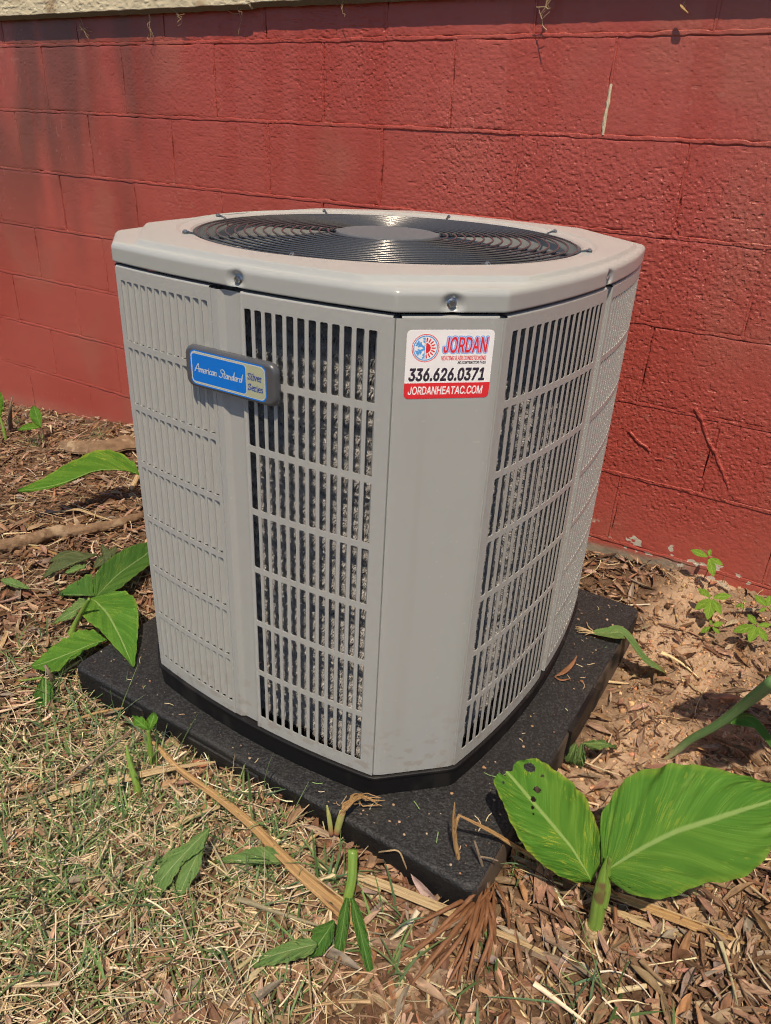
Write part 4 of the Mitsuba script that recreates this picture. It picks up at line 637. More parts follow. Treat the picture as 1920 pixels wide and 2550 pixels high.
# bare mortar showing in one upright joint
m = joint((X0 + BW * 4 + .002, Z0 - BH + .004), (X0 + BW * 4 + .001, Z0 - .095), 50, .0045, .0040, 77)
scene['bare_mortar'] = pr((.55, .50, .36), .9, .1)
obj('bare_mortar_streak', m, 'bare_mortar', house, label='pale bare mortar streak in an upright joint')
VINE_MARKS = (([[-.262, .496], [-.24, .471], [-.215, .426], [-.187, .39], [-.163, .352], [-.137, .31]], .0046), ([[-.189, .398], [-.191, .432], [-.191, .459]], .0024), ([[-.408, .401], [-.378, .377], [-.361, .37], [-.345, .36]], .0042), ([[-.326, .342], [-.311, .346]], .003))
for pts, r in VINE_MARKS:
    p = np.array(pts); q = smoothline(np.column_stack([p[:, 0], np.full(len(p), -.0026), p[:, 1], np.linspace(r, r * .7, len(p))]), 40)
    v, f = tube(q[:, :3], q[:, 3], 12, True, .62, .9, (0, 1, 0)); obj('paint_ridge', MB().add(v, f), 'red_paint', house, smooth=60)
# siding
def siding(x0, x1, zb, yo, name_label):
    prof = [(yo, 2.6), (yo, zb + .012), (yo + .001, zb + .0105), (yo + .015, zb), (yo + .020, zb + .001), (.004, zb + .006)]
    n = int((x1 - x0) / .01); x = np.linspace(x0, x1, n); a, b = MB(), MB()
    for mb, pp in ((a, prof[:3]), (b, prof[2:])):
        rows = [np.column_stack([x, y + .0012 * (nnoise(np.column_stack([x * 60, x * 0, x * 0 + 3]), 2) - .5), z + x * 0 + (.0035 * (nfbm(np.column_stack([x * 34, x * 0, x * 0]), 3, 4) - .5) if z < 2 else 0)]) for y, z in pp]
        mb.add(np.stack(rows, 1).reshape(-1, 3), quads(n, len(pp)))
    mb = MB(); mb.add([[x1, y, z] for y, z in prof] + [[x1, .01, 2.6]], [[0, i, i + 1] for i in range(1, 6)])
    k = obj('siding_board', a, 'cream_siding', house, label=name_label)
    obj('siding_lip', b, 'siding_edge_shade', k); obj('board_end', mb, 'cream_siding', k)
siding(-6, -1.652, 1.3635, -.036, 'cream textured siding board with ragged lower edge at upper left')
siding(-1.648, 2.5, 1.3665, -.0335, None)

# roots and cobwebs hanging from the siding edge
def hang(x, y, z, ln, n, seed, lab, tuft=0, r=.0011):
    g = np.random.default_rng(seed); m = MB()
    for i in range(n):
        q = np.cumsum(np.vstack([[0, 0, 0], g.normal(0, 1, (7, 3)) * [.0045, .002, .002] + [0, 0, -ln / 7]]), 0) + [x + g.normal(0, .004), y, z]
        v, f = tube(smoothline(q, 16), np.linspace(r, r * .4, 16), 4); m.add(v, f)
    for i in range(tuft):
        d = g.normal(0, 1, 3) * [.02, .006, .018]; c = q[-1 if i % 2 else 4]; w = np.vstack([[0, 0, 0], d * .5 + g.normal(0, .004, 3), d]) + c; w[:, 1] = np.minimum(w[:, 1], -.005)
        v, f = tube(smoothline(w, 8), r * .6, 4); m.add(v, f)
    tag(obj('hanging_root', m, 'dry_pale'), lab, 'root')
hang(-2.06, -.022, 1.362, .062, 3, 1, 'longest of the pale roots hanging from the siding at the left', 3)
hang(-1.94, -.022, 1.364, .022, 3, 2, 'short curly pale root under the siding, right of the longest one', 6)
hang(-1.70, -.022, 1.366, .012, 2, 3, 'small tangle of roots near the step in the siding edge', 5)
hang(-1.335, -.022, 1.366, .03, 1, 4, 'thin pale root with two bits, right of the step in the siding', 1)
hang(-.775, -.022, 1.366, .036, 2, 5, 'knotted tan root hanging left of the bare mortar streak', 6, .0016)
hang(-.478, -.022, 1.366, .030, 1, 6, 'dangling root with a curled tan scrap, rightmost under the siding', 0, .0014)
hang(-2.38, -.008, 1.335, .006, 1, 8, 'small pale tuft stuck on the wall under the siding at the far left', 9, .0010)
v, f = tube(smoothline([[-.478, -.022, 1.338, .003], [-.470, -.024, 1.330, .006], [-.458, -.024, 1.322, .004]], 8)[:, :3], [.002, .004, .0055, .006, .006, .005, .004, .002], 6, flat=.5)
scene['hanging_root_005__curled_scrap'] = mikit.ply(MB().add(v, f).get(), 'dry_tan')

# ------------------------------------------------------------------ ground
def clay(x, y):
    f = nfbm(np.stack([np.asarray(x) * 18, np.asarray(y) * 18, np.zeros_like(x)], -1), 3)
    a = np.clip((x + .27) / .08, 0, 1) * np.clip((.16 - x - .2 * (f - .5)) / .16, 0, 1) * np.clip((y + 1.09) / .1, 0, 1)
    return a
def relief(x, y):
    p = np.stack([x, y, np.zeros_like(x)], -1)
    h = .016 * (nfbm(p * 9, 4, 3) - .5) + .010 * (nfbm(p * 38, 3, 4) - .5)
    c = clay(x, y)
    crumb = .010 * np.maximum(nfbm(p * 60, 3, 9) - .45, 0) * 3 + .006 * nnoise(p * 130, 10)
    h = h * (1 - .6 * c) + crumb * c - .004 * c
    clod = .034 * np.exp(-(((x + .165) / .055) ** 2 + ((y + 1.105) / .045) ** 2)) * (.7 + .6 * nfbm(p * 45, 3, 12))
    ring = np.exp(-((y / .05) ** 2)) * 0.0
    return h + clod + ring
def ground_z(x, y): return G(x, y) + relief(x, y)
def spaced(lo, hi, d, far):
    core = np.arange(lo, hi, d); o = np.array([.02, .06, .14, .3, .6, 1.2, 2.5, 5, 10, 25, 60, 150]) ; o = o[o < far]
    return np.r_[lo - o[::-1], core, hi - d + o]
gx, gy = spaced(-3.5, .36, .0085, 200), np.r_[-60, -25, -10, -5, -3.2, -2.6, -2.2, np.arange(-1.95, .02, .0085), .1, .3, 2, 10, 60]
Xg, Yg = np.meshgrid(gx, gy, indexing='ij'); Zg = ground_z(Xg.ravel(), Yg.ravel()).reshape(Xg.shape)
under = (np.abs(Xg - PC[0]) < PH - .02) & (np.abs(Yg - PC[1]) < PH - .02); Zg = np.where(under, np.minimum(Zg, .02), Zg)
obj('ground', MB().add(np.stack([Xg, Yg, Zg], -1).reshape(-1, 3), quads(len(gx), len(gy))), 'dirt', None, 'brown soil and orange clay sloping along the foot of the red wall', None, None, 'structure', smooth=True)

# ------------------------------------------------------------------ litter on the ground: bark chips, leaves, straw, grass, crumbs
FWD = _f; RT = math.cos(ROLL) * _r + math.sin(ROLL) * _u
def in_view(x, y, pad=1.35):
    d = np.stack([x, y, G(x, y)], -1) - CAM; z = d @ FWD
    return (z > .2) & (np.abs(d @ RT / z) < .521 * pad) & (np.abs(d @ _up / z) < .692 * pad)
def blocked(x, y, e=.0):
    return ((np.abs(x - PC[0]) < PH + e) & (np.abs(y - PC[1]) < PH + e)) | (y > -.004)
def sample(n, dens, seed, e=.004, lim=(-3.6, .5, -1.95, -.004)):
    g = np.random.default_rng(seed); out = []; k = 0
    while k < n:
        x = g.uniform(lim[0], lim[1], 60000); y = g.uniform(lim[2], lim[3], 60000)
        ok = in_view(x, y) & ~blocked(x, y, e); x, y = x[ok], y[ok]
        ok = g.random(len(x)) < np.clip(dens(x, y), 0, 1); out.append(np.stack([x[ok], y[ok]], 1)); k += ok.sum()
    return np.vstack(out)[:n]
def sample_beside(n, dens, seed):
    """sparser litter to the left and right of what the photograph shows"""
    g = np.random.default_rng(seed); x, y = g.uniform(-3.6, 1.1, 200000), g.uniform(-2.0, -.004, 200000)
    ok = in_view(x, y, 2.1) & ~in_view(x, y, 1.33) & ~blocked(x, y, .004); x, y = x[ok], y[ok]; ok = g.random(len(x)) < np.clip(dens(x, y), 0, 1)
    return np.stack([x[ok], y[ok]], 1)[:n]
def rot_frames(n, g, tilt, dir0=None, spread=np.pi):
    """random frames lying on the ground: columns along, across, up"""
    yaw = g.uniform(-np.pi, np.pi, n) if dir0 is None else g.normal(dir0, spread, n)
    p, r = g.normal(0, tilt, n), g.normal(0, tilt * 1.3, n)
    ca, sa, cp, sp, cr, sr = np.cos(yaw), np.sin(yaw), np.cos(p), np.sin(p), np.cos(r), np.sin(r)
    e = np.stack([ca * cp, sa * cp, sp], 1); s0 = np.stack([-sa, ca, 0 * ca], 1); u0 = np.cross(e, s0)
    return e, cr[:, None] * s0 + sr[:, None] * u0, cr[:, None] * u0 - sr[:, None] * s0
def scatter(temps, xy, zoff, scale, g, cols, tilt, mb=None):
    """many copies of a few small meshes, each with its own place, turn, size and colour, in one mesh"""
    mb = mb or MB(); which = g.integers(0, len(temps), len(xy)); e, s, u = rot_frames(len(xy), g, tilt)
    z = ground_z(xy[:, 0], xy[:, 1]) + zoff; o = np.column_stack([xy, z])
    for k, (v, f) in enumerate(temps):
        i = np.nonzero(which == k)[0]
        if not len(i): continue
        sc = scale[i]
        V = o[i][:, None] + (v[None, :, :1] * sc[:, None, :1]) * e[i][:, None] + (v[None, :, 1:2] * sc[:, None, 1:2]) * s[i][:, None] + (v[None, :, 2:] * sc[:, None, 2:]) * u[i][:, None]
        F = f[None] + (np.arange(len(i)) * len(v))[:, None, None]
        c_ = np.repeat(cols[i], len(v), 0); mb.add(V.reshape(-1, 3), F.reshape(-1, f.shape[1]), np.clip(c_ * (1 + g.normal(0, .20, (len(c_), 1))), .004, .8))
    return mb
def chip_template(g, nu=5):
    """a split piece of bark: long, ragged, bent, with real thickness"""
    u = np.linspace(-.5, .5, nu); w = (.5 - .32 * np.abs(u * 2) ** 3) * (1 + g.uniform(-.35, .35, nu)); off = g.normal(0, .06, nu); bend = g.normal(0, .5)
    curl = g.uniform(.0, .7); th = .16 * g.uniform(.6, 1.5)
    top, bot = [], []
    for i in range(nu):
        for j, q in enumerate((-1, 0, 1)):
            z = bend * (u[i] ** 2 - .1) + curl * (q * q - .4) * .3 + g.normal(0, .05); top.append((u[i] + g.normal(0, .02), off[i] + q * w[i], z)); bot.append((u[i], off[i] + q * w[i] * .96, z - th))
    v = np.array(top + bot); n = nu * 3; f = []
    for i in range(nu - 1):
        for j in range(2):
            a = i * 3 + j; f += [[a, a + 3, a + 4, a + 1], [n + a, n + a + 1, n + a + 4, n + a + 3]]
        f += [[i * 3, n + i * 3, n + i * 3 + 3, i * 3 + 3], [i * 3 + 2, i * 3 + 5, n + i * 3 + 5, n + i * 3 + 2]]
    f += [[0, 1, n + 1, n], [1, 2, n + 2, n + 1], [n - 3, 2 * n - 3, 2 * n - 2, n - 2], [n - 2, 2 * n - 2, 2 * n - 1, n - 1]]
    f = np.array(f); return v, np.vstack([f[:, [0, 1, 2]], f[:, [0, 2, 3]]])
def leaf_template(g, nu=9):
    """a dry leaf: pointed at both ends, folded along its rib, curled and twisted"""
    u = np.linspace(0, 1, nu); w = .5 * np.sin(np.pi * u ** .85) ** .8; fold = g.uniform(.1, .9); arch = g.normal(0, .28); tw = g.normal(0, .7)
    rows = []
    for i in range(nu):
        a = tw * (u[i] - .5)
        for q in (-1, -.5, 0, .5, 1):
            y, z = q * w[i], fold * abs(q) * w[i] * (1.2 - .5 * abs(q)); y, z = y * math.cos(a) - z * math.sin(a), y * math.sin(a) + z * math.cos(a)
            rows.append((u[i] - .5, y, z + arch * ((u[i] - .5) ** 2) + g.normal(0, .012)))
    f = quads(nu, 5); return np.array(rows), np.vstack([f[:, [0, 1, 2]], f[:, [0, 2, 3]]])
def strip_template(g, nu=7, sides=3):
    u = np.linspace(-.5, .5, nu); p = np.column_stack([u, .10 * g.normal() * (u * 2) ** 2 + .04 * g.normal() * u * 2, .05 * g.normal() * (u * 2) ** 2])
    v, f = tube(p, np.linspace(1, .5, nu), sides, False); v = np.array(v)
    p2 = np.tile(p, (sides, 1)); d = v - p2[:len(v)]
    return p2, d, f
tg = np.random.default_rng(11)
def palette(n, g, cols, wts, jit=.18):
    c = np.array(cols)[g.choice(len(cols), n, p=np.array(wts) / np.sum(wts))]
    return np.clip(c * (1 + g.normal(0, jit, (n, 1))) * (1 + g.normal(0, .05, (n, 3))), .004, .8)
CHIP = [(.235, .138, .087), (.285, .18, .12), (.175, .098, .06), (.33, .23, .158), (.11, .062, .038), (.36, .27, .20), (.24, .122, .07)]
LEAF = [(.28, .178, .112), (.33, .22, .145), (.235, .138, .08), (.36, .265, .185), (.18, .107, .064), (.28, .15, .078), (.265, .215, .175)]
STRAW = [(.66, .55, .37), (.56, .45, .28), (.70, .62, .45), (.44, .33, .20)]
chips = [chip_template(tg) for _ in range(16)]; crumbs = [chip_template(tg, 2) for _ in range(8)]; dryl = [leaf_template(tg) for _ in range(14)]
def near(x, y): return 1.0 / np.maximum(np.hypot(x, y + 1.92), .6) ** 1.3
def grassy(x, y):
    e = np.clip(1 - np.hypot((x + .80) / .52, (y + 1.50) / .34), 0, 1) * 1.6
    e = np.maximum(e, np.clip(1.1 - np.abs(y + 1.27 + .10 * (x + .9)) / .09, 0, 1) * np.clip((-.55 - x) / .1, 0, 1) * np.clip((x + 1.35) / .1, 0, 1) * .8)
    return np.clip(e * (.55 + .9 * nfbm(np.stack([x * 8, y * 8, x * 0], -1), 3, 8)), 0, 1)
def d_chip(x, y): return near(x, y) * (1 - .78 * clay(x, y)) * (1 - .55 * grassy(x, y)) * np.where(x < -1.1, 1.25, 1.0)
def d_leaf(x, y): return near(x, y) * (1 - .84 * clay(x, y)) * (1 - .75 * grassy(x, y)) * np.where(x < -1.1, .8, 1.0)
g = np.random.default_rng(21)
n = 15000; xy = np.vstack([sample(n, d_chip, 31), sample_beside(2600, d_chip, 131)]); n = len(xy); L = np.minimum(g.lognormal(math.log(.025), .45, n), .06); W = np.minimum(L * g.uniform(.12, .32, n), .011)
mb = scatter(chips, xy, g.uniform(-.004, .016, n), np.stack([L, W, np.minimum(W, .010)], 1), g, palette(n, g, CHIP, (4, 4, 3, 2.4, 2.8, 1.3, 1.6)), .36)
obj('bark_mulch', mb, 'bark', None, 'brown shredded bark mulch spread over the soil', 'mulch', None, 'stuff', color=mb.col(), smooth=False)
n = 14000; xy = sample(n, lambda x, y: d_chip(x, y) * .9 + .12 * clay(x, y), 32); L = g.lognormal(math.log(.011), .4, n); W = L * g.uniform(.25, .6, n)
mb = scatter(crumbs, xy, g.uniform(-.002, .006, n), np.stack([L, W, W * .5], 1), g, palette(n, g, CHIP, (4, 4, 3, 3, 3, 1.3, 1.6)), .4)
obj('bark_crumbs', mb, 'bark', None, 'fine bark crumbs between the larger mulch pieces', 'mulch', None, 'stuff', color=mb.col(), smooth=False)
n = 3600; xy = np.vstack([sample(n, d_leaf, 33), sample_beside(700, d_leaf, 133)]); n = len(xy); L = np.minimum(g.lognormal(math.log(.046), .30, n), .085); W = np.minimum(L * g.uniform(.12, .25, n), .015)
mb = scatter(dryl, xy, g.uniform(.003, .016, n), np.stack([L, W, L * .42], 1), g, palette(n, g, LEAF, (4, 4, 3, 2, 2, 2, 2)), .30)
obj('dead_leaves', mb, 'litter', None, 'dry tan and brown leaves strewn over the mulch', 'dead leaves', None, 'stuff', color=mb.col(), smooth=True)
n = 6000; xy = sample(n, lambda x, y: d_chip(x, y), 36); s = np.minimum(g.lognormal(math.log(.0032), .5, n), .010)
ico = trimesh.creation.icosahedron(); pebs = [(np.array(ico.vertices) * (1 + .45 * (nnoise(np.array(ico.vertices) * 1.7 + k * 7) - .5) * 2)[:, None], np.array(ico.faces)) for k in range(8)]
mb = scatter(pebs, xy, s * .5, np.stack([s, s * .85, s * .7], 1), g, palette(n, g, [(.10, .062, .04), (.16, .10, .065), (.22, .145, .095)], (3, 3, 2)), .5)
obj('soil_crumbs', mb, 'bark', None, 'dark crumbs of soil among the mulch', 'soil crumbs', None, 'stuff', color=mb.col(), smooth=True)
n = 2600; xy = sample(n, lambda x, y: clay(x, y), 34, lim=(-.4, .5, -1.15, -.004)); s = np.minimum(g.lognormal(math.log(.0028), .45, n), .008)
ico = trimesh.creation.icosahedron().subdivide() if False else trimesh.creation.icosahedron(); pebs = []
for k in range(8):
    v = np.array(ico.vertices); pebs.append((v * (1 + .35 * (nnoise(v * 1.7 + k * 7) - .5) * 2)[:, None], np.array(ico.faces)))
mb = scatter(pebs, xy, s * .2, np.stack([s, s * .85, s * .7], 1), g, palette(n, g, [(.44, .27, .15), (.36, .20, .11), (.50, .34, .20), (.27, .17, .11)], (4, 3, 2, 1)), .5)
obj('clay_crumbs', mb, 'bark', None, 'orange crumbs of clay beside the black pad', 'clay', None, 'stuff', color=mb.col(), smooth=True)
def strands(n, dens, seed, lens, rad, cols, lift, tilt, name, mat, lab, cat, wid=1.0, limit=(-3.6, .5, -1.95, -.004)):
    g = np.random.default_rng(seed); xy = sample(n, dens, seed + 1, .006, limit); mb = MB(); e, s, u = rot_frames(n, g, tilt)
    T_ = [strip_template(g) for _ in range(10)]; which = g.integers(0, 10, n); L = g.lognormal(math.log(lens), .35, n); R_ = rad * g.uniform(.6, 1.4, n)
    o = np.column_stack([xy, ground_z(xy[:, 0], xy[:, 1]) + g.uniform(*lift, n)])
    for k in range(10):
        i = np.nonzero(which == k)[0]; p, d, f = T_[k]; q = p[None] * L[i][:, None, None] + d[None] * [1, wid, .55] * R_[i][:, None, None]
        V = o[i][:, None] + q[..., :1] * e[i][:, None] + q[..., 1:2] * s[i][:, None] + q[..., 2:] * u[i][:, None]
        F = f[None] + (np.arange(len(i)) * len(p))[:, None, None]; mb.add(V.reshape(-1, 3), F.reshape(-1, 3), np.repeat(cols[i], len(p), 0))
    obj(name, mb, mat, None, lab, cat, None, 'stuff', color=mb.col(), smooth=True)
g = np.random.default_rng(22)
strands(4400, lambda x, y: near(x, y) * np.clip(.05 + 1.2 * grassy(x, y) + .14 * (x < -1.1), 0, 1) * (1 - .9 * clay(x, y)), 41, .058, .0013, palette(4400, g, STRAW, (3, 3, 2, 2)), (.004, .022), .20, 'straw', 'litter', 'thin dry straw lying among the mulch and grass', 'straw')
strands(420, lambda x, y: near(x, y) * (1 - .8 * clay(x, y)), 43, .085, .0030, palette(420, g, STRAW + [(.24, .15, .09)], (3, 3, 1.5, 3, 3)), (.006, .02), .12, 'stem_scraps', 'litter', 'broken tan stem scraps lying on the mulch', 'stem scraps', 1.3)
strands(1100, lambda x, y: near(x, y), 45, .045, .0010, palette(1100, g, [(.10, .06, .04), (.16, .10, .07), (.07, .045, .03)], (3, 3, 2)), (.004, .02), .25, 'fine_twigs', 'litter', 'fine dark twigs and roots lying in the mulch', 'twigs')
# grass blades
def blades(xy, g, lens, cols, lean, wid):
    n = len(xy); k = 6; t = np.linspace(0, 1, k); yaw = g.uniform(-np.pi, np.pi, n); d = np.stack([np.cos(yaw), np.sin(yaw)], 1); s = np.stack([-d[:, 1], d[:, 0]], 1)
    L = g.lognormal(math.log(lens), .35, n); a0 = np.clip(g.normal(lean, .3, n), .05, 1.35); bend = g.normal(.55, .5, n)
    ang = a0[:, None] + bend[:, None] * t[None]; st = L[:, None] / (k - 1)
    hx = np.cumsum(np.sin(ang) * st, 1) - np.sin(ang[:, :1]) * st; hz = np.cumsum(np.cos(ang) * st, 1) - np.cos(ang[:, :1]) * st
    z0 = ground_z(xy[:, 0], xy[:, 1]); c = np.concatenate([xy[:, None] + d[:, None] * hx[..., None], np.maximum(z0[:, None, None] + hz[..., None], z0[:, None, None] + .003)], 2)
    w = wid * g.uniform(.6, 1.3, n)[:, None] * np.sqrt(np.clip(1 - t ** 2.2, .02, 1))[None]
    S = np.concatenate([s, np.zeros((n, 1))], 1)[:, None] * w[..., None]
    V = np.stack([c - S, c + [0, 0, -.0006], c + S], 2).reshape(-1, 3); f = quads(k, 3); F = (f[None] + (np.arange(n) * k * 3)[:, None, None]).reshape(-1, 4)
    return V, F, np.repeat(cols, k * 3, 0)
g = np.random.default_rng(23); mb = MB()
GREEN = [(.19, .31, .12), (.25, .39, .15), (.20, .33, .18), (.30, .42, .18), (.38, .44, .23)]
ctr = sample(260, lambda x, y: np.clip(grassy(x, y) * 1.1 + .006, 0, 1), 51, .006); xy = ctr[g.integers(0, len(ctr), 3200)] + g.normal(0, .015, (3200, 2)); xy = xy[~blocked(xy[:, 0], xy[:, 1], .004)]; mb.add(*blades(xy, g, .050, palette(len(xy), g, GREEN, (3, 3, 2, 2, 1)), .80, .0015))
xy = sample(1800, lambda x, y: np.clip(grassy(x, y) * 1.1 + .01, 0, 1), 52, .006); mb.add(*blades(xy, g, .052, palette(len(xy), g, STRAW, (3, 3, 2, 1)), 1.1, .0012))
for cx, cy, k in TUFTS:
    q = np.array([cx, cy]) + g.normal(0, .012, (k, 2)); q = q[~blocked(q[:, 0], q[:, 1], .004)]
    mb.add(*blades(q, g, .075, palette(len(q), g, GREEN, (3, 3, 3, 1, .4)), .45, .0019))
obj('grass', mb, 'grass_blade', None, 'sparse green and straw coloured grass in front of the pad', 'grass', None, 'stuff', color=mb.col(), smooth=True)

# ------------------------------------------------------------------ broad leaved plants
def leaf_mesh(sp, arch=0.0, cup=.12, wave=.004, droop=0.0, nu=46, nv=17, seed=0, holes=(), jag=0.0, fold=0.0, blunt=0.0):
    """a broad leaf from its outline: base, direction, normal, length, left and right half widths along the rib"""
    b, e, n, L = np.array(sp['b']), np.array(sp['e']), np.array(sp['n']), sp['L']; s = np.cross(n, e)
    def prof(pts, sign):
        q = sorted((u, abs(w) if np.sign(w) == sign else 0.002) for u, w in pts)
        us = [0.0] + [max(.02, min(.985, u)) for u, _ in q] + [1.0]; ws = [.0025] + [w for _, w in q] + [max(.0006, blunt * q[-1][1])]
        return lambda t: np.interp(t, us, ws)
    wl, wr = prof(sp['l'], 1), prof(sp['r'], -1)
    u = np.linspace(0, 1, nu); v = np.linspace(-1, 1, nv); U, Vv = np.meshgrid(u, v, indexing='ij')
    k = np.ones(7) / 7
    def smooth(w): q = np.convolve(np.pad(w, 3, mode='edge'), k, 'valid'); q[:2] = w[:2]; q[-1] = w[-1]; return q
    WL, WR = smooth(wl(u)), smooth(wr(u))
    mid = np.interp(u, *np.array([(0, 0)] + [tuple(m) for m in sorted(sp['m']) if 0 < m[0] < 1] + [(1, 0)]).T) if sp['m'] else u * 0
    mid = smooth(mid)
    W = np.where(Vv > 0, WL[:, None], WR[:, None]); x = U * L; y = mid[:, None] * (1 - np.abs(Vv) * .0) + Vv * W
    p = np.stack([U * 9 - np.abs(Vv) * 3, Vv * 2, U * 0 + seed], -1)
    z = arch * L * (4 * U * (1 - U)) + cup * np.abs(Vv) ** 1.3 * W + wave * (nnoise(p * 1.6) - .5) * 2 * np.abs(Vv) + .42 * wave * np.sin((U - .42 * np.abs(Vv)) * 62 + 3 * nnoise(p * .6)) * (.4 + 1.2 * nnoise(p * .9 + 7)) * np.abs(Vv) - droop * L * U ** 2
    z += fold * W * np.abs(Vv)
    if jag: x = x + jag * L * (nnoise(np.stack([Vv * 4.2, U * 0, U * 0 + seed], -1)) - .5) * np.clip((U - .86) / .14, 0, 1) * 2
    V = b + x[..., None] * e + y[..., None] * s + z[..., None] * n; f = quads(nu, nv)
    if holes:
        cu, cv = U.reshape(-1)[f].mean(1), Vv.reshape(-1)[f].mean(1); keep = np.ones(len(f), bool)
        for hu, hv, ru, rv in holes: keep &= ((cu - hu) / ru) ** 2 + ((cv - hv) / rv) ** 2 > 1
        f = f[keep]
    return V.reshape(-1, 3), f, np.stack([U.ravel(), Vv.ravel()], 1)
def leaf(name, sp, mat, parent=None, label=None, cat=None, group=None, **kw):
    v, f, uv = leaf_mesh(sp, **kw); return obj(name, MB().add(v, f), mat, parent, label, cat, group, smooth=True, uv=uv)
def stem(name, pts, mat, parent=None, label=None, cat=None, group=None, n=24, sides=9, flat=1.0, rough=0.0):
    q = smoothline(np.array(pts, float), n); q[:, 3] = np.maximum(q[:, 3], .0006)
    v, f = tube(q[:, :3], q[:, 3], sides, True, flat, rough); uv = np.zeros((len(v), 2)); m = sides * n
    uv[:m, 0] = np.tile(np.linspace(0, 1, n), sides); uv[:m, 1] = np.repeat(np.arange(sides) / sides, n); uv[m:] = [[0, 0], [1, 0]]
    return obj(name, MB().add(v, f), mat, parent, label, cat, group, smooth=True, uv=uv)
LF, TB = FEAT['leaves'], FEAT['tubes']
SB, ST = np.array([-.0699, -1.1232, -.012]), np.array([-.0788, -1.1130, .1092])
# large plant at front right
c1 = thing('canna_plant', 'green plant with two broad leaves standing right of the pad corner', 'plant')
stem('stem', [[*SB, .0128], [-.071, -1.121, .022, .0112], [-.074, -1.118, .06, .0108], [-.0770, -1.1148, .085, .0095], [-.0790, -1.1105, .108, .0072], [-.0800, -1.1060, .130, .0042], [-.0805, -1.1040, .148, .0010]], 'green_stem', c1, sides=14)
stem('leaf_sheath', [[-.068, -1.117, .060, .0075], [-.070, -1.113, .088, .0075], [-.073, -1.110, .112, .005], [-.077, -1.107, .15, .0018]], 'green_stem', c1)
stem('dry_sheath', [[-.0705, -1.1225, -.006, .0165], [-.0715, -1.1215, .010, .0158], [-.072, -1.121, .018, .0145]], 'dry_pale', c1, rough=.15)
LFT = {**LF['canna_l'], 'l': LF['canna_l']['l'][:-2]}
leaf('leaf', LFT, 'leaf_spotted', c1, 'left leaf with yellow flecks, holes and a torn tip', arch=.04, cup=.10, wave=.005, nu=150, nv=71, seed=3, jag=.04, blunt=.80,
     holes=[(.735, -.30, .028, .085), (.70, -.06, .022, .055), (.655, .12, .014, .05), (.62, .23, .008, .03), (.90, -.62, .045, .14), (.79, -.68, .012, .045), (.93, .5, .012, .06)])
leaf('leaf', LF['canna_r'], 'leaf_fresh', c1, 'right leaf, the largest and unbroken', arch=.06, cup=.15, wave=.008, nu=90, nv=35, seed=5, droop=.03)
# cluster at the left of the pad
c2 = thing('canna_plant', 'leafy plant left of the pad, one leaf tip resting on the black pad', 'plant')
for k, nm, mt, lab, kw in (('left_a', 'leaf', 'leaf_fresh', 'front leaf hanging down onto the pad', dict(arch=.06, cup=.08)), ('left_b', 'leaf', 'leaf_dark', 'dark leaf running back behind the unit', dict(arch=.04, cup=.18)), ('left_c', 'leaf', 'leaf_fresh', 'low leaf with a yellowed tip pointing left', dict(arch=.03, cup=.12)),
                           ('left_d', 'leaf', 'leaf_dark', None, dict(cup=.2)), ('left_e', 'leaf', 'leaf_wilted', None, dict(cup=.25)), ('left_f', 'leaf', 'leaf_dark', None, dict(arch=.1, cup=.2))):
    leaf(nm, LF[k], mt, c2, lab, seed=len(k) + ord(k[-1]), **kw)
stem('stem', TB['left_stem'], 'green_stem', c2); stem('petiole', TB['left_petiole'], 'green_stem', c2); stem('withered_stem', TB['left_brownstem'], 'dry_gray', c2, rough=.2)
# leaf reaching out from behind the unit
c3 = thing('canna_plant', 'plant behind the unit with one long leaf reaching out to the left', 'plant')
leaf('leaf', LF['back'], 'leaf_spotted', c3, arch=.03, cup=.10, wave=.005, seed=9)
bb = LF['back']['b']; stem('stem', [[bb[0] + .03, bb[1] + .06, -.03, .008], [bb[0] + .03, bb[1] + .03, .04, .006], [*bb, .003]], 'green_stem', c3)
# by the wall at the far left
c4 = thing('canna_seedling', 'small two leaved plant near the wall at the far left', 'plant')
leaf('leaf', LF['seed_a'], 'leaf_fresh', c4, cup=.2, seed=11); leaf('leaf', {**LF['seed_b'], 'l': [[.35, .017], [.7, .013]], 'r': [[.25, -.02], [.6, -.02], [.85, -.012]]}, 'leaf_spotted', c4, cup=.2, droop=.15, seed=12); stem('stem', TB['seed_stem'], 'dry_gray', c4)
c5 = thing('canna_plant', 'yellow flecked plant cut off by the left edge, near the wall', 'plant')
leaf('leaf', LF['edge_a'], 'leaf_spotted', c5, cup=.15, seed=13); stem('stem', TB['edge_stem'], 'green_stem', c5)
stem('dry_stub', TB['dead_spike'], 'dry_gray', None, 'gray withered plant stub between the two plants at the far left', 'plant stub', rough=.2)
# green stalk leaning in from the right
c6 = thing('leaning_stalk', 'long green leaf stalk leaning out of the right edge, pale at its foot', 'plant')
stem('stalk', TB['stalk'], 'stalk_green', c6, n=40, sides=12, flat=.8)
q = smoothline(np.array(TB['stalk_droop']), 26); t = np.gradient(q[:, :3], axis=0); t /= np.linalg.norm(t, axis=1, keepdims=True); s = np.cross(t, [0, 0, 1.0]); s /= np.linalg.norm(s, axis=1, keepdims=True); nn = np.cross(s, t)
vv = np.linspace(-1, 1, 9); V = q[:, None, :3] + (vv[None, :, None] * s[:, None] + (np.abs(vv) ** 1.5 * -.5)[None, :, None] * nn[:, None]) * q[:, None, 3:] ; U, W = np.meshgrid(np.linspace(0, 1, 26), vv, indexing='ij')
obj('drooping_leaf', MB().add(V.reshape(-1, 3), quads(26, 9)), 'leaf_dark', c6, smooth=True, uv=np.stack([U.ravel(), W.ravel()], 1))

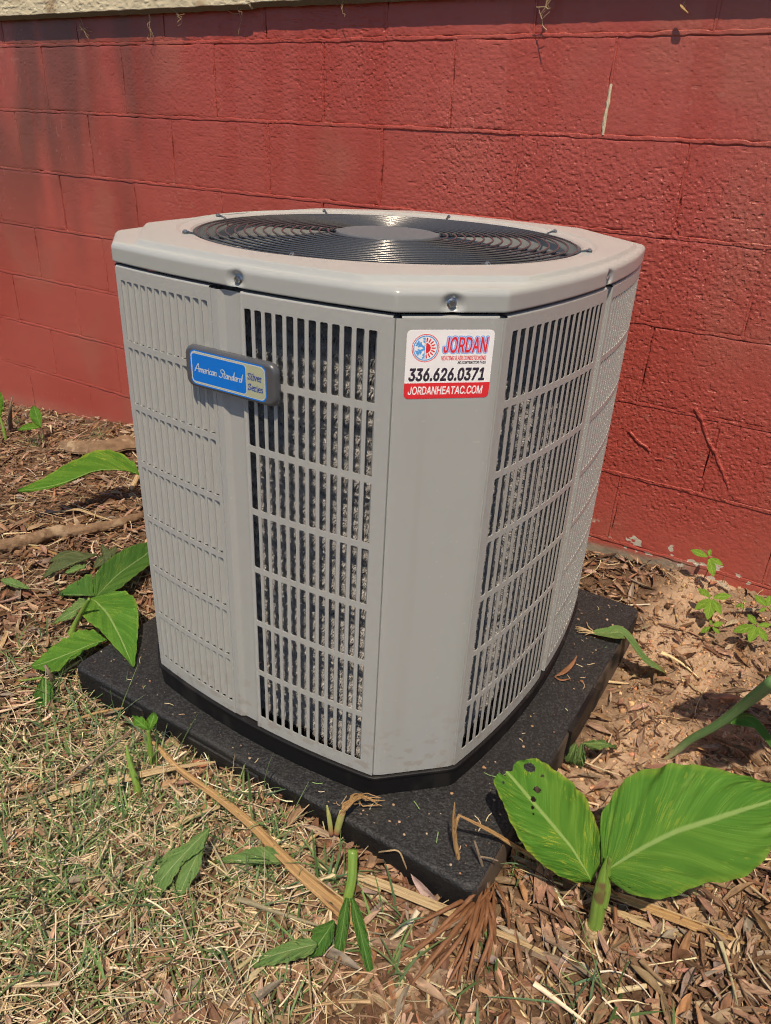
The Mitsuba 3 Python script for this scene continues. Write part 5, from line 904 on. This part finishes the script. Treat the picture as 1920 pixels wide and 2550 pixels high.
# five leaved creeper seedlings by the wall
def creeper(key, lab, size=1.0):
    P = np.array(TB[key]); c, tips, foot = P[0], P[1:-1], P[-1]; k = thing('creeper_seedling', lab, 'seedling', 'creeper seedlings beside the wall')
    for i, t in enumerate(tips):
        e = t - c; L = np.linalg.norm(e); e = e / L; tocam = CAM - c; tocam /= np.linalg.norm(tocam); n = .75 * tocam + .5 * np.array([0, 0, 1.0]); n -= e * (n @ e); n /= np.linalg.norm(n)
        sp = dict(b=(c + e * .004).tolist(), e=e.tolist(), n=n.tolist(), L=L - .004, m=[], l=[[.1, .10 * L], [.35, .19 * L], [.55, .22 * L], [.75, .16 * L], [.9, .07 * L]], r=[[.1, -.10 * L], [.35, -.19 * L], [.55, -.22 * L], [.75, -.16 * L], [.9, -.07 * L]])
        leaf('leaflet', sp, 'leaf_lime', k, cup=.15, droop=.08, wave=.002, nu=24, nv=9, seed=i)
    stem('stem', [[*foot, .0014], [*((c + foot) / 2 + [.006, 0, .004]), .0012], [*c, .001]], 'pod_brown', k, n=12, sides=5)
creeper('creeper_a', 'topmost creeper seedling, its four leaflets against the red wall')
creeper('creeper_b', 'creeper seedling with five spread leaflets, left of the others in front of the wall')
creeper('creeper_c', 'creeper seedling of five bright leaflets, lowest on the right')
creeper('creeper_d', 'creeper seedling cut by the right edge of the photo')
creeper('creeper_e', 'tiny creeper seedling between the larger ones')
creeper('creeper_f', 'low dark creeper seedling under the left one')

# torn leaf lying over the pad edge
k = thing('torn_leaf', 'torn green leaf with pale roots lying over the right edge of the pad', 'leaf')
q = smoothline(np.array(TB['torn_mid'])[:, :3], 40); t = np.gradient(q, axis=0); t /= np.linalg.norm(t, axis=1, keepdims=True); s = np.cross(t, [0, 0, 1.0]); s /= np.linalg.norm(s, axis=1, keepdims=True); nn = np.cross(s, t)
u = np.linspace(0, 1, 40); wa = np.interp(u, [0, .08, .25, .42, .47, .55, .7, .85, .95, 1], [.002, .007, .014, .019, .006, .012, .021, .013, .010, .006]); wb = np.interp(u, [0, .1, .3, .6, .85, 1], [.002, .006, .009, .011, .008, .005])
vv = np.linspace(-1, 1, 9); W = 2.0 * np.where(vv[None] < 0, wa[:, None], wb[:, None]); V = q[:, None] - (vv[None] * W)[..., None] * s[:, None] + (.25 * np.abs(vv)[None] * W)[..., None] * nn[:, None] + [0, 0, .003]; U, Vg = np.meshgrid(u, vv, indexing='ij')
obj('blade', MB().add(V.reshape(-1, 3), quads(40, 9)), 'leaf_wilted', k, smooth=True, uv=np.stack([U.ravel(), Vg.ravel()], 1))
m = MB(); g = np.random.default_rng(3); r0 = np.array(TB['torn_mid'][0][:3])
for i in range(9):
    d = np.array([-.030, -.004, 0]) * g.uniform(.5, 1.15) + g.normal(0, 1, 3) * [.006, .012, .002]; p = smoothline(np.vstack([r0 + [.012, .004, .002], r0 + d * .5 + g.normal(0, .003, 3) * [1, 1, .3] + [0, 0, .004], r0 + d + [0, 0, .001]]), 8)
    p[:, 2] = np.maximum(p[:, 2], .0782); v, f = tube(p, np.linspace(.0020, .0007, 8), 5); m.add(v, f)
obj('roots', m, 'dry_pale', k)
k = thing('crumpled_leaf', 'crumpled green leaf on the clay beside the pad', 'leaf')
for c in 'abc': leaf('blade', LF['crump_' + c] if c == 'a' else {**LF['crump_' + c], 'l': [[.3, .012], [.7, .012]], 'r': [[.3, -.010], [.7, -.008]]}, 'leaf_wilted', k, cup=.7, arch=.12, wave=.006, seed=ord(c))

# wilted leaves in front and at the left
for key, lab, mt, kw in (('wilt_a', 'wilted leaf with a split, left part, on the grass before the pad', 'leaf_wilted', dict(arch=.06, cup=.3)), ('wilt_b', 'wilted leaf with ragged edge overlapping the split one on the grass', 'leaf_wilted', dict(arch=.05, cup=.25)), ('wilt_c', 'rolled wilted leaf lying left of the long dry stalk', 'leaf_wilted', dict(arch=.05, cup=.8)),
                         ('wilt_d', 'upright dark half of the folded leaf at the bottom', 'leaf_dark', dict(cup=.35)), ('wilt_e', 'pale folded leaf pointing left at the bottom, below the long dry stalk', 'leaf_wilted', dict(arch=.06, cup=.5)), ('strip_a', 'narrow green leaf strip hanging from the cut stalk, left one', 'leaf_dark', dict(cup=.5, arch=.04)),
                         ('strip_b', 'narrow green leaf strip running down right of the other strip', 'leaf_dark', dict(cup=.5, arch=.04)), ('flat_a', 'largest of the flat wilted leaves left of the plant by the pad', 'leaf_gray', dict(cup=.35, arch=.05)), ('flat_b', 'small wilted leaf just above the largest flat one', 'leaf_gray', dict(cup=.4, arch=.04)),
                         ('flat_c', 'fuzzy grayish leaf standing behind the plant by the pad', 'leaf_gray', dict(cup=.3)), ('flat_d', 'short wilted leaf behind the dark leaf of the plant by the pad', 'leaf_gray', dict(cup=.3)), ('flat_e', 'wilted leaf by the left edge of the photo, below the fallen branch', 'leaf_wilted', dict(cup=.4)), ('flat_f', 'yellowish wilted leaf under the largest flat one', 'leaf_wilted', dict(cup=.4))):
    sp = LF[key]; g = .0
    if key.startswith('strip'): sp = {**sp, 'l': [[.2, .008], [.6, .008], [.9, .004]], 'r': [[.2, -.008], [.6, -.008], [.9, -.004]]}
    leaf('wilted_leaf', sp, mt, None, lab, 'leaf', seed=len(scene) % 17, **kw)
stem('cut_stalk', TB['cut_stalk'], 'green_stem', None, 'cut green stalk standing at the pad front, right of the long dry stalk', 'stalk', sides=11)
k = thing('plant_shoot', 'pointed green shoot standing in the grass, left of the other shoot', 'shoot'); stem('stem', TB['shoot_a'], 'green_stem', k)
k = thing('plant_shoot', 'green shoot topped by torn leaf stubs close to the pad', 'shoot'); stem('stem', TB['shoot_b'], 'green_stem', k)
for key in ('shoot_leaf', 'shoot_leaf2'): leaf('leaf_stub', {**LF[key], 'l': [[.3, .008], [.7, .010]], 'r': [[.3, -.008], [.7, -.010]]}, 'leaf_fresh', k, cup=.3, jag=.1)
k = thing('torn_sprout', 'pale yellow sprout with torn brown fibers lying onto the pad', 'sprout')
stem('sprout_tip', TB['sprout'][::-1], 'sprout_skin', k); stem('sprout_stem', TB['sprout_b'], 'sprout_skin', k)
fb = np.array(TB['fiber'], float); m = MB(); g = np.random.default_rng(8)
for i in range(26):
    q = fb.copy(); q[:, :3] += g.normal(0, .0045, (len(fb), 3)) * np.linspace(.4, 1.3, len(fb))[:, None]; q = q[:g.integers(3, len(fb) + 1)]; q[:, 2] = np.maximum(q[:, 2], .0785 * (q[:, 1] > -1.205)); q = smoothline(q, 14)
    v, f = tube(q[:, :3] + g.normal(0, .0006, (14, 3)), np.linspace(.0016, .0006, 14) * g.uniform(.6, 1.5), 4); m.add(v, f)
obj('fibers', m, 'dry_tan', k)

# dry stalks, sticks and branches
for key, nm, lab, cat, mt, kw in (
    ('dry_a', 'dry_stalk', 'long thick tan stalk lying slantwise in front of the pad', 'stalk', 'dry_tan', dict(flat=.55, n=40)), ('dry_b', 'dry_stalk', 'flat tan stalk crossing the grass from the left edge', 'stalk', 'dry_pale', dict(flat=.4, n=34)),
    ('dry_c', 'dry_stalk', 'short pale stalk lying beside the long thick one', 'stalk', 'dry_pale', dict(flat=.5)), ('dry_d', 'dry_stalk', 'tiny pale stick right of the long thick stalk', 'stalk', 'dry_pale', {}),
    ('dry_e', 'dry_stalk', 'flat pale stalk running below the front corner of the pad', 'stalk', 'dry_pale', dict(flat=.4, n=30)), ('dry_f', 'dry_stalk', 'long tan stalk under the largest green leaf, upper one', 'stalk', 'dry_tan', dict(flat=.45, n=34)),
    ('dry_g', 'dry_stalk', 'pale stalk lying just below the one under the largest leaf', 'stalk', 'dry_pale', dict(flat=.45, n=30)), ('dry_h', 'dry_stalk', 'faded flat stalk continuing right of the seed pods', 'stalk', 'dry_gray', dict(flat=.4)),
    ('twig_a', 'twig', 'gray twig propped up over the grass at the left', 'twig', 'dry_gray', dict(rough=.15)), ('twig_b', 'twig', 'gray twig at the bottom edge of the photo', 'twig', 'dry_gray', dict(rough=.15)),
    ('twig_c', 'twig', 'upright brown twig right of the plant with two leaves', 'twig', 'pod_brown', {}), ('pink_stick', 'twig', 'thin pinkish stick by the left corner of the pad', 'twig', 'dry_tan', {}),
    ('log', 'fallen_branch', 'thick bark covered branch lying across the mulch at the left', 'branch', 'log_bark', dict(sides=16, n=60, rough=.22)),
    ('stick_a', 'dry_stalk', 'forked tan stick lying above the thick branch', 'stick', 'dry_pale', dict(flat=.5)), ('stick_b', 'dry_stalk', 'thin pale stick at the left edge above the thick branch', 'stick', 'dry_pale', {}),
    ('stick_c', 'dry_stalk', 'stout pale stick under the long leaf beside the unit', 'stick', 'dry_pale', dict(flat=.6)), ('stick_d', 'dry_stalk', 'short tan stick just below the thick branch', 'stick', 'dry_tan', dict(flat=.5)),
    ('grass_bend', 'dry_stalk', 'thin bent straw arching over the front edge of the pad', 'straw', 'dry_pale', {})):
    k_ = stem(nm, TB[key], mt, None, lab, cat, **kw)
    if key in ('dry_a', 'dry_b', 'dry_e', 'dry_f', 'dry_g'):                      # split fibres along the stalk
        g = np.random.default_rng(len(scene)); q = smoothline(np.array(TB[key], float), 30)
        for s_ in (-1, 1, .3):
            a, b = sorted(g.choice(np.arange(1, 29), 2, replace=False)); b = max(b, a + 9); b = min(b, 30); w = q[a:b].copy()
            t_ = np.gradient(w[:, :3], axis=0); t_ /= np.linalg.norm(t_, axis=1, keepdims=True); sd_ = np.cross(t_, [0, 0, 1.0])
            w[:, :3] += sd_ * (s_ * w[:, 3] * .85)[:, None] + [0, 0, .0012] + sd_ * (s_ * .004 * np.linspace(0, 1, len(w)) ** 4)[:, None]; w[:, 3] = np.maximum(w[:, 3] * .28, .0012)
            stem('fibre', w, 'dry_pale' if s_ < 0 else mt, k_, n=26, sides=6, flat=.7)
k = thing('twig', 'small forked gray twig rising from the seed pods', 'twig'); stem('shoot', TB['twig_d'], 'dry_gray', k, rough=.2); stem('side_shoot', TB['twig_e'], 'dry_gray', k, rough=.2)
k = thing('snapped_stalk', 'snapped tan stalk standing before the pad, its top bent down to the right', 'stalk')
stem('lower_part', TB['snap_a'], 'dry_tan', k, flat=.8, rough=.1); stem('splinter', TB['snap_b'], 'dry_tan', k, flat=.5); stem('bent_part', TB['snap_c'], 'dry_tan', k, flat=.7, rough=.1)
k = thing('seed_pod_cluster', 'spray of long thin brown seed pods below the front corner of the pad', 'seed pods'); g = np.random.default_rng(4)
for p in TB['pods']:
    q = smoothline(np.array(p), 18); r = .0030 * g.uniform(.8, 1.2) * np.sin(np.linspace(.15, math.pi - .12, 18)) ** .45 * (1 + .10 * np.sin(np.arange(18) * 1.9))
    v, f = tube(q, r, 7, True, .75); obj('seed_pod', MB().add(v, f), 'pod_brown', k, smooth=True)
stem('pod_stem', [[*TB['twig_d'][0][:3], .003], [-.235, -1.245, .05, .0028], [-.25, -1.27, .045, .0022]], 'dry_gray', k, n=10)
# curled slab of bark near the wall
P = np.array(TB['bark_slab']); q = smoothline(P, 30); t = np.gradient(q[:, :3], axis=0); t /= np.linalg.norm(t, axis=1, keepdims=True); s = np.cross(t, [0, 0, 1.0]); s /= np.linalg.norm(s, axis=1, keepdims=True)
vv = np.linspace(-1, 1, 11); wob = 1 + .5 * (nfbm(np.column_stack([np.linspace(0, 6, 30), np.zeros(30), np.zeros(30)]), 3, 2) - .5) * 2
V = q[:, None, :3] + (vv[None] * (q[:, 3] * wob)[:, None])[..., None] * s[:, None]; V[..., 2] += .028 * (1 - vv[None] ** 2) - .02 + .010 * (nfbm(V * 28, 3, 5) - .5); V2 = V - [0, 0, .006]
obj('bark_slab', MB().add(V.reshape(-1, 3), quads(30, 11)).add(V2.reshape(-1, 3), quads(30, 11)[:, ::-1]), 'log_bark', None, 'large curled slab of bark lying in the mulch near the wall', 'bark', smooth=50)
# scraps on the pad
m = MB()
for p in ([[-.312, -.675, .0785, .001], [-.300, -.655, .083, .0055], [-.292, -.632, .092, .004], [-.290, -.612, .101, .0008]], [[-.312, -.677, .079, .001], [-.296, -.680, .080, .003], [-.280, -.668, .084, .0008]]):
    q = smoothline(np.array(p), 12); v, f = tube(q[:, :3], q[:, 3], 6, True, .4); m.add(v, f)
obj('leaf_scrap', m, 'pod_brown', None, 'orange brown leaf scrap against the base on the right of the pad', 'leaf scrap')

# crumbs, clippings and dust that fell on the pad
g = np.random.default_rng(61); mb = MB(); ico = trimesh.creation.icosahedron()
def on_pad(n):
    q = g.uniform(-PH + .012, PH - .012, (n * 6, 2)) + PC
    k = np.array([not PLAN.buffer(.012).contains(Point(*a)) for a in q]); q = q[k]
    edge = np.minimum(np.abs(q[:, 0] - PC[0] - PH), np.abs(q[:, 1] - PC[1] + PH)); q = q[g.random(len(q)) < np.exp(-edge / .12)]
    return q[:n]
q = on_pad(230); s = np.minimum(g.lognormal(math.log(.0016), .5, len(q)), .005)
for a, r in zip(q, s):
    v = np.array(ico.vertices) * [r, r * g.uniform(.6, 1), r * .6] * g.uniform(.7, 1.2, (12, 1)); mb.add(v + [*a, .0764 + r * .4], ico.faces, palette(1, g, CHIP + [(.44, .30, .19), (.40, .26, .15)], [1] * 9)[0])
for a in on_pad(60):
    t = g.uniform(0, 2 * np.pi); L = g.lognormal(math.log(.014), .5); d = np.array([math.cos(t), math.sin(t), 0]); d2 = np.array([-d[1], d[0], 0])
    p = np.array([[*a, .0775]]) + np.linspace(-.5, .5, 6)[:, None] * L * d + (np.linspace(-1, 1, 6) ** 2)[:, None] * L * g.normal(0, .12) * d2
    k = ~np.array([PLAN.buffer(.010).contains(Point(*w[:2])) for w in p])
    if k.all(): v, f = tube(p, .0007, 4); mb.add(v, f, palette(1, g, STRAW + GREEN[:2], [1] * 6)[0])
obj('pad_debris', mb, 'litter', None, 'small crumbs and grass clippings scattered on the black pad', 'debris', None, 'stuff', color=mb.col(), smooth=False)

# ------------------------------------------------------------------ taller plants just outside the frame on the right: their leaves shade the soil there
def big_leaf(parent, b, tip, w, mat='leaf_fresh', seed=1):
    b, tip = np.array(b), np.array(tip); e = tip - b; L = np.linalg.norm(e); e /= L; n = np.array([0, 0, 1.0]) - e * e[2]; n /= np.linalg.norm(n)
    pr_ = [[.1, .45 * w], [.3, .9 * w], [.5, w], [.75, .72 * w], [.92, .3 * w]]
    leaf('leaf', dict(b=b.tolist(), e=e.tolist(), n=n.tolist(), L=L, m=[], l=pr_, r=[[u, -x] for u, x in pr_]), mat, parent, arch=.10, cup=.12, droop=.12, seed=seed)
for foot, top, lvs, lab in (
    ((.24, -.60), (.25, -.66, .50), [((.25, -.66, .44), (.06, -.79, .56), .060), ((.25, -.66, .50), (.17, -.98, .66), .060), ((.25, -.66, .50), (.48, -.60, .70), .07)], 'tall green plant outside the right edge by the leaning stalk, shading the soil'),):
    k = thing('canna_plant', lab, 'plant'); z = float(G(*foot))
    stem('stem', [[*foot, z - .01, .012], [(foot[0] + top[0]) / 2, (foot[1] + top[1]) / 2, z + .28, .010], [*top, .005]], 'green_stem', k)
    for i, (b, t, w) in enumerate(lvs): big_leaf(k, b, t, w, 'leaf_fresh' if i % 2 else 'leaf_dark', seed=i + 3)
